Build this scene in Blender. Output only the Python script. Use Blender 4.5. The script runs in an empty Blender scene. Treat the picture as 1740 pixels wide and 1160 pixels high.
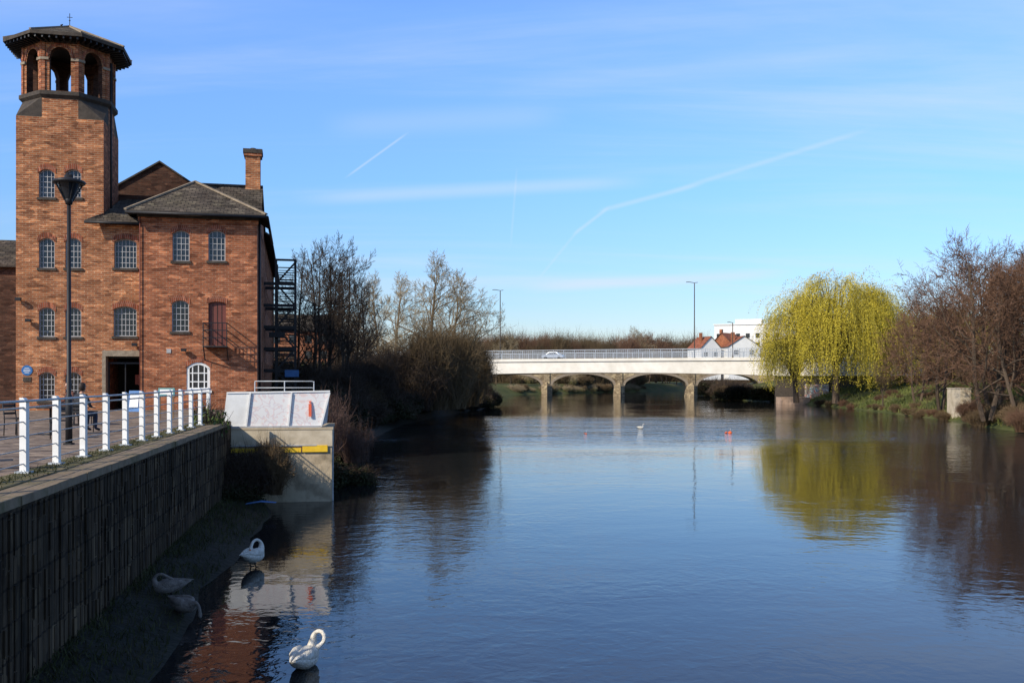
import bpy, math, random
import numpy as np
from mathutils import Vector, Matrix
random.seed(7); np.random.seed(7)
R=random.random
def U(a,b): return random.uniform(a,b)
scene=bpy.context.scene
EYE=4.4; F=1600.0

# ---------------------------------------------------------------- materials
def newmat(name):
    m=bpy.data.materials.new(name); m.use_nodes=True
    nt=m.node_tree; b=nt.nodes['Principled BSDF']
    return m,nt,b
def N(nt,t,**k):
    n=nt.nodes.new(t)
    for a,v in k.items(): setattr(n,a,v)
    return n
def ramp(nt,stops):
    r=nt.nodes.new('ShaderNodeValToRGB')
    e=r.color_ramp.elements
    e[0].position=stops[0][0]; e[0].color=(*stops[0][1],1)
    e[1].position=stops[-1][0]; e[1].color=(*stops[-1][1],1)
    for p,c in stops[1:-1]:
        x=e.new(p); x.color=(*c,1)
    return r
def noisy(name,c1,c2,scale=3,rough=.85,detail=6,bump=.0,metal=0,c3=None,randobj=0,bscale=None,spec=.3,coord='Object'):
    m,nt,b=newmat(name)
    tc=N(nt,'ShaderNodeTexCoord'); no=N(nt,'ShaderNodeTexNoise')
    no.inputs['Scale'].default_value=scale; no.inputs['Detail'].default_value=detail
    no.inputs['Roughness'].default_value=.65
    nt.links.new(tc.outputs[coord],no.inputs['Vector'])
    st=[(.3,c1),(.7,c2)]
    if c3: st=[(.28,c1),(.5,c2),(.72,c3)]
    r=ramp(nt,st); nt.links.new(no.outputs['Fac'],r.inputs['Fac'])
    out=r.outputs['Color']
    if randobj:
        oi=N(nt,'ShaderNodeObjectInfo'); hs=N(nt,'ShaderNodeHueSaturation')
        mr=N(nt,'ShaderNodeMapRange'); mr.inputs['To Min'].default_value=1-randobj; mr.inputs['To Max'].default_value=1+randobj
        nt.links.new(oi.outputs['Random'],mr.inputs['Value']); nt.links.new(mr.outputs[0],hs.inputs['Value'])
        nt.links.new(out,hs.inputs['Color']); out=hs.outputs['Color']
    nt.links.new(out,b.inputs['Base Color'])
    b.inputs['Roughness'].default_value=rough; b.inputs['Metallic'].default_value=metal
    b.inputs['Specular IOR Level'].default_value=spec
    if bump:
        bp=N(nt,'ShaderNodeBump'); bp.inputs['Strength'].default_value=bump; bp.inputs['Distance'].default_value=.05
        n2=N(nt,'ShaderNodeTexNoise'); n2.inputs['Scale'].default_value=bscale or scale*4; n2.inputs['Detail'].default_value=5
        nt.links.new(tc.outputs[coord],n2.inputs['Vector'])
        nt.links.new(n2.outputs['Fac'],bp.inputs['Height']); nt.links.new(bp.outputs['Normal'],b.inputs['Normal'])
    return m
def brickmat(name,c1,c2,mortar,bw=.24,bh=.085,ms=.012,dirt=(.25,.2,.17),rough=.9,dirtamt=.6,bump=.4,offset=.5,dscale=.55,dirtscale=(1,1,1)):
    m,nt,b=newmat(name)
    tc=N(nt,'ShaderNodeTexCoord')
    br=N(nt,'ShaderNodeTexBrick'); br.offset=offset
    br.inputs['Scale'].default_value=1; br.inputs['Brick Width'].default_value=bw
    br.inputs['Row Height'].default_value=bh; br.inputs['Mortar Size'].default_value=ms
    br.inputs['Mortar Smooth'].default_value=.2
    br.inputs['Color1'].default_value=(*c1,1); br.inputs['Color2'].default_value=(*c2,1); br.inputs['Mortar'].default_value=(*mortar,1)
    nt.links.new(tc.outputs['UV'],br.inputs['Vector'])
    no=N(nt,'ShaderNodeTexNoise'); no.inputs['Scale'].default_value=dscale; no.inputs['Detail'].default_value=8; no.inputs['Roughness'].default_value=.7
    dm=N(nt,'ShaderNodeMapping'); dm.inputs['Scale'].default_value=dirtscale
    nt.links.new(tc.outputs['Object'],dm.inputs[0]); nt.links.new(dm.outputs[0],no.inputs['Vector'])
    r=ramp(nt,[(.3,dirt),(.55,(1,1,1)),(.75,(1.0,.95,.9))])
    nt.links.new(no.outputs['Fac'],r.inputs['Fac'])
    mx=N(nt,'ShaderNodeMix',data_type='RGBA',blend_type='MULTIPLY'); mx.inputs[0].default_value=dirtamt
    nt.links.new(br.outputs['Color'],mx.inputs[6]); nt.links.new(r.outputs['Color'],mx.inputs[7])
    mp=N(nt,'ShaderNodeMapping'); mp.inputs['Scale'].default_value=(1/bw,1/bh,1)
    vo=N(nt,'ShaderNodeTexVoronoi'); vo.inputs['Scale'].default_value=.9
    nt.links.new(tc.outputs['UV'],mp.inputs['Vector']); nt.links.new(mp.outputs[0],vo.inputs['Vector'])
    sp=N(nt,'ShaderNodeSeparateColor'); nt.links.new(vo.outputs['Color'],sp.inputs[0])
    r2=ramp(nt,[(0,(.40,.36,.36)),(.25,(.8,.8,.8)),(.8,(1.1,1.1,1.1)),(1,(1.85,1.9,1.8))])
    nt.links.new(sp.outputs[0],r2.inputs['Fac'])
    m2=N(nt,'ShaderNodeMix',data_type='RGBA',blend_type='MULTIPLY'); m2.inputs[0].default_value=.8
    nt.links.new(mx.outputs[2],m2.inputs[6]); nt.links.new(r2.outputs['Color'],m2.inputs[7])
    nt.links.new(m2.outputs[2],b.inputs['Base Color'])
    b.inputs['Roughness'].default_value=rough; b.inputs['Specular IOR Level'].default_value=.2
    bp=N(nt,'ShaderNodeBump'); bp.inputs['Strength'].default_value=bump; bp.inputs['Distance'].default_value=.01; bp.invert=True
    nt.links.new(br.outputs['Fac'],bp.inputs['Height']); nt.links.new(bp.outputs['Normal'],b.inputs['Normal'])
    return m

M={}
M['brick']=brickmat('brick',(.41,.150,.060),(.26,.086,.038),(.38,.25,.155),bw=.3,bh=.1,ms=.013,dirt=(.38,.33,.3),dscale=.8)
M['brick_red']=brickmat('brick_red',(.37,.118,.050),(.23,.070,.034),(.32,.19,.12),bw=.3,bh=.1,ms=.013,dirt=(.38,.33,.3),dscale=.8)
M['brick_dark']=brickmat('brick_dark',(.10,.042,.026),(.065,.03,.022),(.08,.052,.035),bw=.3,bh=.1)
M['arch_brick']=brickmat('arch_brick',(.29,.08,.038),(.22,.06,.032),(.28,.16,.11),bw=.09,bh=.3)
M['slate']=brickmat('slate_roof',(.115,.092,.072),(.065,.053,.045),(.035,.03,.026),bw=.34,bh=.24,ms=.022,dirt=(.5,.55,.35),bump=.8)
M['stone']=noisy('stone_trim',(.18,.14,.10),(.32,.26,.19),4,bump=.3)
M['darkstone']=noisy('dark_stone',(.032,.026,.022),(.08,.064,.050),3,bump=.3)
M['cream']=noisy('concrete_cream',(.38,.31,.21),(.62,.53,.39),1.5,bump=.2)
M['conc']=noisy('concrete',(.13,.10,.06),(.46,.37,.25),.9,bump=.4,c3=(.32,.26,.175))
M['white']=noisy('white_paint',(.66,.65,.62),(.82,.82,.80),2,rough=.5)
M['fascia']=noisy('bridge_fascia',(.60,.56,.48),(.80,.76,.68),.35,rough=.7)
M['frame']=noisy('window_frame',(.30,.30,.30),(.46,.46,.46),3,rough=.6)
M['black']=noisy('black_metal',(.010,.010,.012),(.022,.022,.024),4,rough=.5)
M['grey']=noisy('galvanised_metal',(.32,.35,.38),(.46,.49,.52),3,rough=.45,metal=.2)
M['doorbrown']=noisy('brown_door',(.13,.040,.03),(.17,.055,.042),2,rough=.6)
M['inside']=noisy('dark_interior',(.012,.010,.009),(.035,.028,.022),1)
M['yellow']=noisy('yellow_paint',(.70,.42,.02),(.85,.55,.04),5,rough=.6)
M['redpaint']=noisy('red_paint',(.6,.10,.05),(.75,.16,.08),4,rough=.5)
M['blue']=noisy('blue_enamel',(.03,.12,.32),(.05,.18,.42),4,rough=.4)
M['teal']=noisy('teal_board',(.10,.26,.26),(.16,.36,.34),4,rough=.6)
M['oldstone']=brickmat('sandstone_blocks',(.36,.28,.17),(.26,.20,.125),(.12,.09,.065),bw=.9,bh=.4,ms=.02,dirt=(.35,.32,.28))
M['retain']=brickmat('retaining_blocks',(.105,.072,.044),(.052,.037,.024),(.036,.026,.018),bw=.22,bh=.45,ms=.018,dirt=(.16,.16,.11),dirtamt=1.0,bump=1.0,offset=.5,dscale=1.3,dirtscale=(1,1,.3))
M['paving']=brickmat('paving_setts',(.27,.20,.155),(.19,.145,.115),(.12,.095,.08),bw=.3,bh=.2,ms=.012,dirt=(.6,.58,.5))
M['coping']=noisy('mossy_coping',(.15,.11,.065),(.085,.08,.028),1.6,bump=.8,c3=(.19,.15,.09))
M['copingstone']=noisy('coping_stone',(.13,.095,.06),(.22,.165,.11),1.6,bump=.5,c3=(.085,.08,.032))
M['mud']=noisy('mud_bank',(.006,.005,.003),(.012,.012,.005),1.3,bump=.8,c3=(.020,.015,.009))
M['plaster']=noisy('white_render',(.66,.65,.62),(.78,.77,.74),.5)
M['pinkconc']=noisy('pink_concrete',(.34,.23,.165),(.46,.33,.25),1)
M['asphalt']=noisy('asphalt',(.045,.045,.047),(.06,.06,.06),3)
M['skin']=noisy('skin',(.42,.24,.17),(.50,.30,.21),8,rough=.6)
M['hair']=noisy('hair',(.02,.014,.01),(.05,.03,.02),20,rough=.6)
M['coat']=noisy('dark_coat',(.02,.022,.03),(.04,.042,.05),6)
M['coat2']=noisy('brown_coat',(.10,.04,.03),(.14,.06,.04),6)
M['trousers']=noisy('trousers',(.02,.03,.06),(.035,.045,.08),6)
M['feather']=noisy('swan_feather',(.50,.46,.38),(.78,.75,.69),11,rough=.85,bump=.7,bscale=26)
M['feathergrey']=noisy('young_swan_feather',(.12,.10,.085),(.28,.24,.21),9,rough=.85,bump=.5,bscale=30)
M['beak']=noisy('orange_beak',(.55,.16,.03),(.65,.22,.04),8,rough=.5)
M['buoy']=noisy('buoy_orange',(.65,.10,.03),(.75,.16,.04),5,rough=.5)
M['carpaint']=noisy('silver_car_paint',(.40,.45,.52),(.46,.5,.56),2,rough=.3,metal=.3)
M['timber']=noisy('timber',(.14,.09,.05),(.22,.14,.08),6)
def glassmat():
    m,nt,b=newmat('window_glass')
    b.inputs['Roughness'].default_value=.08
    tc=N(nt,'ShaderNodeTexCoord'); no=N(nt,'ShaderNodeTexNoise'); no.inputs['Scale'].default_value=2.2
    nt.links.new(tc.outputs['Object'],no.inputs['Vector'])
    r=ramp(nt,[(.35,(.008,.009,.012)),(.6,(.02,.024,.03)),(.75,(.06,.066,.075))]); nt.links.new(no.outputs['Fac'],r.inputs['Fac'])
    nt.links.new(r.outputs['Color'],b.inputs['Base Color'])
    bp=N(nt,'ShaderNodeBump'); bp.inputs['Strength'].default_value=.15; nt.links.new(no.outputs['Fac'],bp.inputs['Height']); nt.links.new(bp.outputs['Normal'],b.inputs['Normal'])
    return m
M['glass']=glassmat()
M['bark']=noisy('bark',(.06,.042,.028),(.12,.085,.058),5,randobj=.25)
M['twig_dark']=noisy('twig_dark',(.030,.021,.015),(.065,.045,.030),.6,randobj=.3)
M['twig_light']=noisy('twig_light',(.20,.155,.09),(.32,.25,.15),.5,randobj=.15)
M['twig_red']=noisy('twig_red',(.095,.048,.028),(.19,.105,.062),.5,randobj=.2)
M['twig_brown']=noisy('twig_brown',(.085,.055,.028),(.165,.112,.060),.5,randobj=.25)
M['twig_thicket']=noisy('twig_thicket',(.055,.038,.020),(.14,.098,.050),.5,randobj=.25)
M['twig_purple']=noisy('twig_purple',(.07,.04,.033),(.14,.085,.066),2,randobj=.2)
M['ivy']=noisy('ivy_leaf_shaded',(.008,.010,.003),(.022,.027,.009),1.2,randobj=.35,c3=(.045,.036,.016))  # near-black leaf colour with the left bank's shade put into it
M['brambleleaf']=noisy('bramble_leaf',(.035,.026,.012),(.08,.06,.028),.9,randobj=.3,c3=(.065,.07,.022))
M['sunlit_leaf']=noisy('far_foliage_sunlit',(.07,.055,.025),(.15,.125,.05),.9,randobj=.3,c3=(.12,.12,.04))  # lighter foliage colour, sunlit look put into the base colour
M['willowleaf']=noisy('willow_leaf',(.24,.19,.014),(.45,.36,.030),.55,rough=.7,c3=(.58,.47,.055))
M['willowgreen']=noisy('willow_leaf_green',(.15,.135,.018),(.28,.235,.034),.4,rough=.7)
M['greenleaf']=noisy('shrub_leaf',(.045,.07,.018),(.11,.15,.04),3,rough=.6)
M['grass']=noisy('grass_ground',(.035,.045,.012),(.075,.085,.022),.22,bump=.6,bscale=3,c3=(.11,.085,.04))
M['blade']=noisy('grass_blade',(.018,.022,.007),(.045,.05,.015),1.2,c3=(.07,.058,.03))
M['bankblade']=noisy('bank_grass_blade',(.045,.06,.014),(.11,.13,.03),.4,c3=(.15,.12,.055))

def graffiti(name,base,cols,scale):
    m,nt,b=newmat(name)
    tc=N(nt,'ShaderNodeTexCoord'); no=N(nt,'ShaderNodeTexNoise'); no.inputs['Scale'].default_value=scale; no.inputs['Detail'].default_value=1
    no.inputs['Distortion'].default_value=1.5
    nt.links.new(tc.outputs['UV'],no.inputs['Vector'])
    st=[(0,base),(.47,base)]
    p=.5
    for c in cols: st.append((p,c)); p+=.05
    st.append((p,base))
    r=ramp(nt,st)
    nt.links.new(no.outputs['Fac'],r.inputs['Fac']); nt.links.new(r.outputs['Color'],b.inputs['Base Color'])
    b.inputs['Roughness'].default_value=.7
    return m
M['graffiti']=graffiti('graffiti_wall',(.3,.26,.22),[(.6,.1,.06),(.7,.7,.66),(.12,.3,.4)],1.1)
M['hoarding']=graffiti('hoarding_panel',(.76,.74,.72),[(.76,.60,.55),(.66,.60,.62)],2.6)

# ---------------------------------------------------------------- mesh builder
class MB:
    def __init__(s): s.v=[];s.f=[];s.m=[];s.mats=[];s.M=Matrix.Identity(4);s.smooth=[]
    def mi(s,k):
        if k not in s.mats: s.mats.append(k)
        return s.mats.index(k)
    def add(s,vs,fs,mat,sm=False):
        o=len(s.v); i=s.mi(mat)
        for p in vs:
            q=s.M@Vector(p); s.v.append((q.x,q.y,q.z))
        for f in fs: s.f.append(tuple(o+k for k in f)); s.m.append(i); s.smooth.append(sm)
    def face(s,vs,mat): s.add(vs,[tuple(range(len(vs)))],mat)
    def box(s,x0,x1,y0,y1,z0,z1,mat):
        vs=[(x0,y0,z0),(x1,y0,z0),(x1,y1,z0),(x0,y1,z0),(x0,y0,z1),(x1,y0,z1),(x1,y1,z1),(x0,y1,z1)]
        s.add(vs,[(0,3,2,1),(4,5,6,7),(0,1,5,4),(1,2,6,5),(2,3,7,6),(3,0,4,7)],mat)
    def beam(s,a,b,w,h,mat):
        a=Vector(a);b=Vector(b);d=(b-a).normalized()
        up=Vector((0,0,1)) if abs(d.z)<.95 else Vector((1,0,0))
        r=d.cross(up).normalized()*w/2; u=r.cross(d).normalized()*h/2
        vs=[a-r-u,a+r-u,a+r+u,a-r+u,b-r-u,b+r-u,b+r+u,b-r+u]
        s.add(vs,[(0,1,2,3)[::-1],(4,5,6,7),(0,1,5,4),(1,2,6,5),(2,3,7,6),(3,0,4,7)],mat)
    def tube(s,pts,rad,mat,n=8,flat=1.0,cap=True,sm=True):
        pts=[Vector(p) for p in pts]; vs=[];fs=[]
        side=None
        for i,p in enumerate(pts):
            d=(pts[min(i+1,len(pts)-1)]-pts[max(i-1,0)]).normalized()
            if side is None:
                up=Vector((0,0,1)) if abs(d.z)<.9 else Vector((0,1,0))
                side=d.cross(up).normalized()
            side=(side-d*side.dot(d)).normalized(); u=side.cross(d)
            r=rad[i] if hasattr(rad,'__len__') else rad
            rx,rz=(r if hasattr(r,'__len__') else (r,r*flat))
            for k in range(n):
                a=2*math.pi*k/n
                vs.append(p+side*math.cos(a)*rx+u*math.sin(a)*rz)
        for i in range(len(pts)-1):
            for k in range(n):
                fs.append((i*n+k,i*n+(k+1)%n,(i+1)*n+(k+1)%n,(i+1)*n+k))
        if cap: fs.append(tuple(range(n))[::-1]); fs.append(tuple((len(pts)-1)*n+k for k in range(n)))
        s.add(vs,fs,mat,sm)
    def lathe(s,c,prof,mat,n=16,sm=True):
        vs=[];fs=[]
        for r,z in prof:
            for k in range(n):
                a=2*math.pi*k/n; vs.append((c[0]+r*math.cos(a),c[1]+r*math.sin(a),c[2]+z))
        for i in range(len(prof)-1):
            for k in range(n): fs.append((i*n+k,i*n+(k+1)%n,(i+1)*n+(k+1)%n,(i+1)*n+k))
        s.add(vs,fs,mat,sm)
    def build(s,name,parent=None,loc=None,rot=None):
        me=bpy.data.meshes.new(name); me.from_pydata(s.v,[],s.f)
        for k in s.mats: me.materials.append(M[k])
        me.polygons.foreach_set('material_index',s.m); me.polygons.foreach_set('use_smooth',s.smooth)
        uv=me.uv_layers.new(name='UVMap'); me.update()
        n=len(me.loops); data=np.zeros(n*2,dtype=np.float32)
        for p in me.polygons:
            nn=p.normal
            if abs(nn.z)>.985: t=Vector((1,0,0)); w=Vector((0,1,0))
            else:
                t=Vector((-nn.y,nn.x,0)).normalized(); w=nn.cross(t)
            for li in p.loop_indices:
                q=me.vertices[me.loops[li].vertex_index].co
                data[2*li]=q.dot(t); data[2*li+1]=q.dot(w)
        uv.data.foreach_set('uv',data)
        o=bpy.data.objects.new(name,me); scene.collection.objects.link(o)
        if parent: o.parent=parent
        if loc is not None: o.location=loc
        if rot is not None: o.rotation_euler=rot
        return o
def empty(name,loc=(0,0,0),rotz=0):
    e=bpy.data.objects.new(name,None); e.empty_display_size=.3; e.location=loc; e.rotation_euler=(0,0,rotz)
    scene.collection.objects.link(e); return e

# ---------------------------------------------------------------- wall with real openings
def prof(a,b,top,rise,rnd,n=10):
    out=[]
    for i in range(n+1):
        t=-1+2*i/n
        z=top-rise+rise*(math.sqrt(max(0,1-t*t)) if rnd else 1-t*t)
        out.append((a+(b-a)*i/n,z))
    return out
def wall(mb,x0,x1,z0,z1,y,ops,mat,depth=.2,rnd=False,reveal=None,n=10):
    xs=sorted(set([x0,x1]+[o[0] for o in ops]+[o[1] for o in ops]))
    zs=sorted(set([z0,z1]+[o[2] for o in ops]+[o[3] for o in ops]))
    xs=[x for x in xs if x0<=x<=x1]; zs=[z for z in zs if z0<=z<=z1]
    for i in range(len(xs)-1):
        for j in range(len(zs)-1):
            cx=(xs[i]+xs[i+1])/2; cz=(zs[j]+zs[j+1])/2
            if any(o[0]<cx<o[1] and o[2]<cz<o[3] for o in ops): continue
            mb.face([(xs[i],y,zs[j]),(xs[i+1],y,zs[j]),(xs[i+1],y,zs[j+1]),(xs[i],y,zs[j+1])],mat)
    rv=reveal or mat
    for (a,b,c,d,rise) in ops:
        P=prof(a,b,d,rise,rnd,n) if rise>0 else [(a,d),(b,d)]
        sp=P[0][1]
        for i in range(len(P)-1):
            (xa,za),(xb,zb)=P[i],P[i+1]
            if rise>0: mb.face([(xa,y,za),(xb,y,zb),(xb,y,d),(xa,y,d)],mat)
            mb.face([(xa,y,za),(xa,y+depth,za),(xb,y+depth,zb),(xb,y,zb)],rv)
        mb.face([(a,y,c),(a,y,sp),(a,y+depth,sp),(a,y+depth,c)],rv)
        mb.face([(b,y,c),(b,y+depth,c),(b,y+depth,sp),(b,y,sp)],rv)
        mb.face([(a,y,c),(a,y+depth,c),(b,y+depth,c),(b,y,c)],rv)
def lintel(mb,a,b,d,rise,y,mat='arch_brick',h=.26):
    P=prof(a-.06,b+.06,d,rise,False)
    for i in range(len(P)-1):
        (xa,za),(xb,zb)=P[i],P[i+1]
        vs=[(xa,y-.02,za),(xb,y-.02,zb),(xb,y-.02,zb+h),(xa,y-.02,za+h),(xa,y+.02,za),(xb,y+.02,zb),(xb,y+.02,zb+h),(xa,y+.02,za+h)]
        mb.add(vs,[(0,1,2,3),(3,2,6,7),(0,4,5,1)],mat)
def window(mb,o,y,cols=4,rows=5,depth=.2,mat='frame',t=.026,fr=.045):
    a,b,c,d,rise=o
    g=y+depth-.03
    mb.face([(a-.02,g,c-.02),(b+.02,g,c-.02),(b+.02,g,d+.02),(a-.02,g,d+.02)],'glass')
    yf0,yf1=g-.06,g-.012
    sp=d-rise
    mb.box(a,a+fr,yf0,yf1,c,sp,mat); mb.box(b-fr,b,yf0,yf1,c,sp,mat); mb.box(a+fr,b-fr,yf0,yf1,c,c+fr,mat)
    P=prof(a,b,d,rise,False)
    for i in range(len(P)-1):
        (xa,za),(xb,zb)=P[i],P[i+1]
        mb.add([(xa,yf0,za-fr),(xb,yf0,zb-fr),(xb,yf0,zb),(xa,yf0,za),(xa,yf1,za-fr),(xb,yf1,zb-fr)],[(0,1,2,3),(0,4,5,1)],mat)
    for i in range(1,cols):
        x=a+(b-a)*i/cols
        tt=(x-(a+b)/2)/((b-a)/2); zt=sp+rise*(1-tt*tt)-fr*.5
        mb.box(x-t/2,x+t/2,yf0+.02,yf1-.005,c+fr,zt,mat)
    for j in range(1,rows):
        z=c+(sp+rise*.6-c)*j/rows
        mb.box(a+fr,b-fr,yf0+.025,yf1-.002,z-t/2,z+t/2,mat)
def sill(mb,a,b,c,y,mat='stone'):
    mb.box(a-.08,b+.08,y-.07,y+.1,c-.12,c-.002,mat)

# ---------------------------------------------------------------- the mill
PZ=2.9
MCX,MCY=-12.45,46.0; cu,su=.975,.2224
mill=empty('brick_mill',(MCX,MCY,PZ),math.atan2(su,cu))
def hx(px,y=0):
    k=(px-870)/F; return (k*(MCY+cu*y)-MCX+su*y)/(cu-su*k)
def hz(px,py,y=0):
    x=hx(px,y); d=MCY+su*x+cu*y; return (643-py)*d/F+(EYE-PZ)
def op(x0,x1,ytop,ybot,y,rise=.18):
    return (hx(x0,y),hx(x1,y),hz(x0,ybot,y),hz(x0,ytop,y),rise)
EV=9.3; SY=.5
XL=hx(237)
w1=MB()
ops=[op(293,322,391,443,0),op(354,383,391,443,0),op(292,321,510,563,0),op(354,384,512,587,0,.1),op(317,357,615,663,0,.28)]
wall(w1,XL,0,0,EV,0,ops,'brick_red')
w1.face([(XL,0,0),(XL,0,EV),(XL,9,EV),(XL,9,0)],'brick_red')
W=w1.M.copy(); w1.M=Matrix.Rotation(math.pi/2,4,'Z')
rops=[]
for fl in range(4):
    for k in range(13):
        xx=1.4+k*2.5; rops.append((xx,xx+.95,.9+fl*2.35,2.5+fl*2.35,.18))
wall(w1,0,9,0,EV,0,[o for o in rops if o[1]<8.8 and o[3]<EV-.2],'brick_red')
wall(w1,9,34,0,10.0,0,[o for o in rops if o[0]>9.2 and o[1]<34],'brick_red')
w1.M=W
for o in ops: lintel(w1,o[0],o[1],o[3],o[4],0)
w1.box(XL-.05,.06,-.07,.0,EV-.3,EV-.12,'brick_red'); w1.box(XL-.1,.1,-.13,-.0,EV-.12,EV,'darkstone')
w1.build('wing_walls',mill)
wn=MB()
window(wn,ops[0],0); window(wn,ops[1],0); window(wn,ops[2],0)
window(wn,ops[4],0,cols=4,rows=3,mat='white',t=.05,fr=.13,depth=.12)
for o in ops[:3]: sill(wn,o[0],o[1],o[2],0,'darkstone')
sill(wn,ops[4][0],ops[4][1],ops[4][2],0,'white')
a,b,c,d,r=ops[3]
wn.box(a,b,.12,.17,c,d,'doorbrown')
for i in range(1,4):
    x=a+(b-a)*i/4; wn.box(x-.012,x+.012,.108,.12,c,d-.1,'inside')
wn.M=Matrix.Rotation(math.pi/2,4,'Z')
for o in rops: 
    if o[1]<34: window(wn,o,0)
wn.M=Matrix.Identity(4)
wn.build('wing_windows',mill)

tw=MB()
TXL,TXR=hx(27,SY),hx(176,SY)
TW=TXR-TXL
SZ=8.85
bops=[op(194,232,405,455,SY),op(193,232,520,571,SY)]
door=(hx(177,SY),hx(236,SY)-.02,0.0,hz(177,605,SY),0)
tops=[]
for (xa,xb) in ((66,93),(111,138)):
    for (ya,yb) in ((287,335),(404,455),(522,572),(632,681)):
        tops.append(op(xa,xb,ya,yb,SY,.2))
TT=13.8
wall(tw,TXL,TXR,0,TT,SY,tops,'brick')
wall(tw,TXR,XL,0,SZ,SY,bops+[(TXR+.12,XL-.04,0,door[3],0)],'brick',depth=.5,reveal='stone')
for o in tops+bops: lintel(tw,o[0],o[1],o[3],o[4],SY)
D=TW
tw.face([(TXR,SY,0),(TXR,SY+D,0),(TXR,SY+D,TT),(TXR,SY,TT)],'brick_red')
tw.face([(TXL,SY,0),(TXL,SY,TT),(TXL,SY+D,TT),(TXL,SY+D,0)],'brick')
tw.face([(TXL,SY+D,0),(TXL,SY+D,TT),(TXR,SY+D,TT),(TXR,SY+D,0)],'brick')
tw.box(TXR-.05,XL-.02,SY-.04,SY+.0,door[3],door[3]+.28,'stone')
tw.box(TXR-.06,TXR+.1,SY-.05,SY,0,door[3],'stone')
tw.build('tower_walls',mill)
td=MB()
for o in tops: window(td,o,SY); sill(td,o[0],o[1],o[2],SY,'darkstone')
for o in bops: window(td,o,SY,cols=6,depth=.25); sill(td,o[0],o[1],o[2],SY,'darkstone')
dx0,dx1,dz=TXR+.12,XL-.04,door[3]
td.box(dx0-.3,dx1+.3,SY+.5,SY+4,-.01,.0,'paving')
td.face([(dx0-.3,SY+3.8,0),(dx1+.3,SY+3.8,0),(dx1+.3,SY+3.8,3),(dx0-.3,SY+3.8,3)],'inside')
td.face([(dx0-.3,SY+.5,0),(dx0-.3,SY+3.8,0),(dx0-.3,SY+3.8,3),(dx0-.3,SY+.5,3)],'inside')
td.face([(dx1+.3,SY+.5,0),(dx1+.3,SY+.5,3),(dx1+.3,SY+3.8,3),(dx1+.3,SY+3.8,0)],'inside')
td.face([(dx0-.3,SY+.5,2.9),(dx1+.3,SY+.5,2.9),(dx1+.3,SY+3.8,2.9),(dx0-.3,SY+3.8,2.9)],'inside')
for x in (dx0+.02,(dx0+dx1)/2,dx1-.06): td.box(x,x+.05,SY+.4,SY+.46,0,dz-.3,'black')
td.box(dx0+.02,dx1-.01,SY+.4,SY+.46,dz-.36,dz-.28,'black'); td.box(dx0+.02,dx1-.01,SY+.4,SY+.46,dz-.08,dz-.01,'black')
td.box(dx0+.9,dx0+1.25,SY+2.5,SY+2.6,1.2,1.7,'redpaint')
td.build('tower_windows_and_door',mill)

# belfry
cx,cy=(TXL+TXR)/2,SY+D/2; ap=D/2
be=MB(); fw=2*ap*math.tan(math.pi/8)
BZ0,BZ1=13.8,17.5
for k in range(8):
    Mx=Matrix.Translation((cx,cy,0))@Matrix.Rotation(k*math.pi/4,4,'Z')
    be.M=Mx
    ow=(-.47,.47,15.08,17.15,.47)
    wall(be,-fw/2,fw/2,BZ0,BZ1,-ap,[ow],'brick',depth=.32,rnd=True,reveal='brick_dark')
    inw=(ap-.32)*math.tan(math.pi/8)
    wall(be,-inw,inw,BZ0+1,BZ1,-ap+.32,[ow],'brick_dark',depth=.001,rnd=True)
    be.box(-fw/2-.03,-fw/2+.14,-ap-.06,-ap-.002,14.98,BZ1-.02,'brick_red'); be.box(fw/2-.14,fw/2+.03,-ap-.06,-ap-.002,14.98,BZ1-.02,'brick_red')
    be.box(-fw/2-.05,-.49,-ap-.09,-ap-.001,16.5,16.62,'stone'); be.box(.49,fw/2+.05,-ap-.09,-ap-.001,16.5,16.62,'stone')
    e=.16; hw=(ap+e)*math.tan(math.pi/8)
    be.add([(-hw,-ap-e,14.85),(hw,-ap-e,14.85),(hw,-ap-e,15.03),(-hw,-ap-e,15.03),(-fw/2,-ap,14.7),(fw/2,-ap,14.7),(fw/2,-ap,15.06),(-fw/2,-ap,15.06)],[(0,1,2,3),(4,5,1,0),(3,2,6,7)],'darkstone')
    P=prof(-.53,.53,17.21,.53,True,12); P2=prof(-.65,.65,17.33,.65,True,12)
    for i in range(12):
        be.add([(P[i][0],-ap-.03,P[i][1]),(P[i+1][0],-ap-.03,P[i+1][1]),(P2[i+1][0],-ap-.03,P2[i+1][1]),(P2[i][0],-ap-.03,P2[i][1])],[(0,1,2,3)],'arch_brick')
    be.box(-hw+.1,hw-.1,-ap-.12,-ap-.004,BZ1-.16,BZ1-.03,'darkstone')
be.M=Matrix.Translation((cx,cy,0))
oc=[]
for k in range(8):
    a=math.pi/8+k*math.pi/4; r=ap/math.cos(math.pi/8); oc.append((r*math.cos(a),r*math.sin(a)))
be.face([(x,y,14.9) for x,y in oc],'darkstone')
h=ap; f2=fw/2
for sx in (-1,1):
    for sy in (-1,1):
        A=(sx*h,sy*h,TT);B=(sx*h,sy*f2,TT);C=(sx*f2,sy*h,TT);B2=(sx*h,sy*f2,14.75);C2=(sx*f2,sy*h,14.75)
        be.face([A,B,B2],'darkstone'); be.face([A,C2,C],'darkstone'); be.face([A,B2,C2],'darkstone')
be.M=Matrix.Identity(4); be.build('belfry',mill)
rf=MB(); rf.M=Matrix.Translation((cx,cy,0))
ra=ap+.78; rr=ra/math.cos(math.pi/8); EZ=17.5
ring=[(rr*math.cos(math.pi/8+k*math.pi/4),rr*math.sin(math.pi/8+k*math.pi/4)) for k in range(8)]
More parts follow.
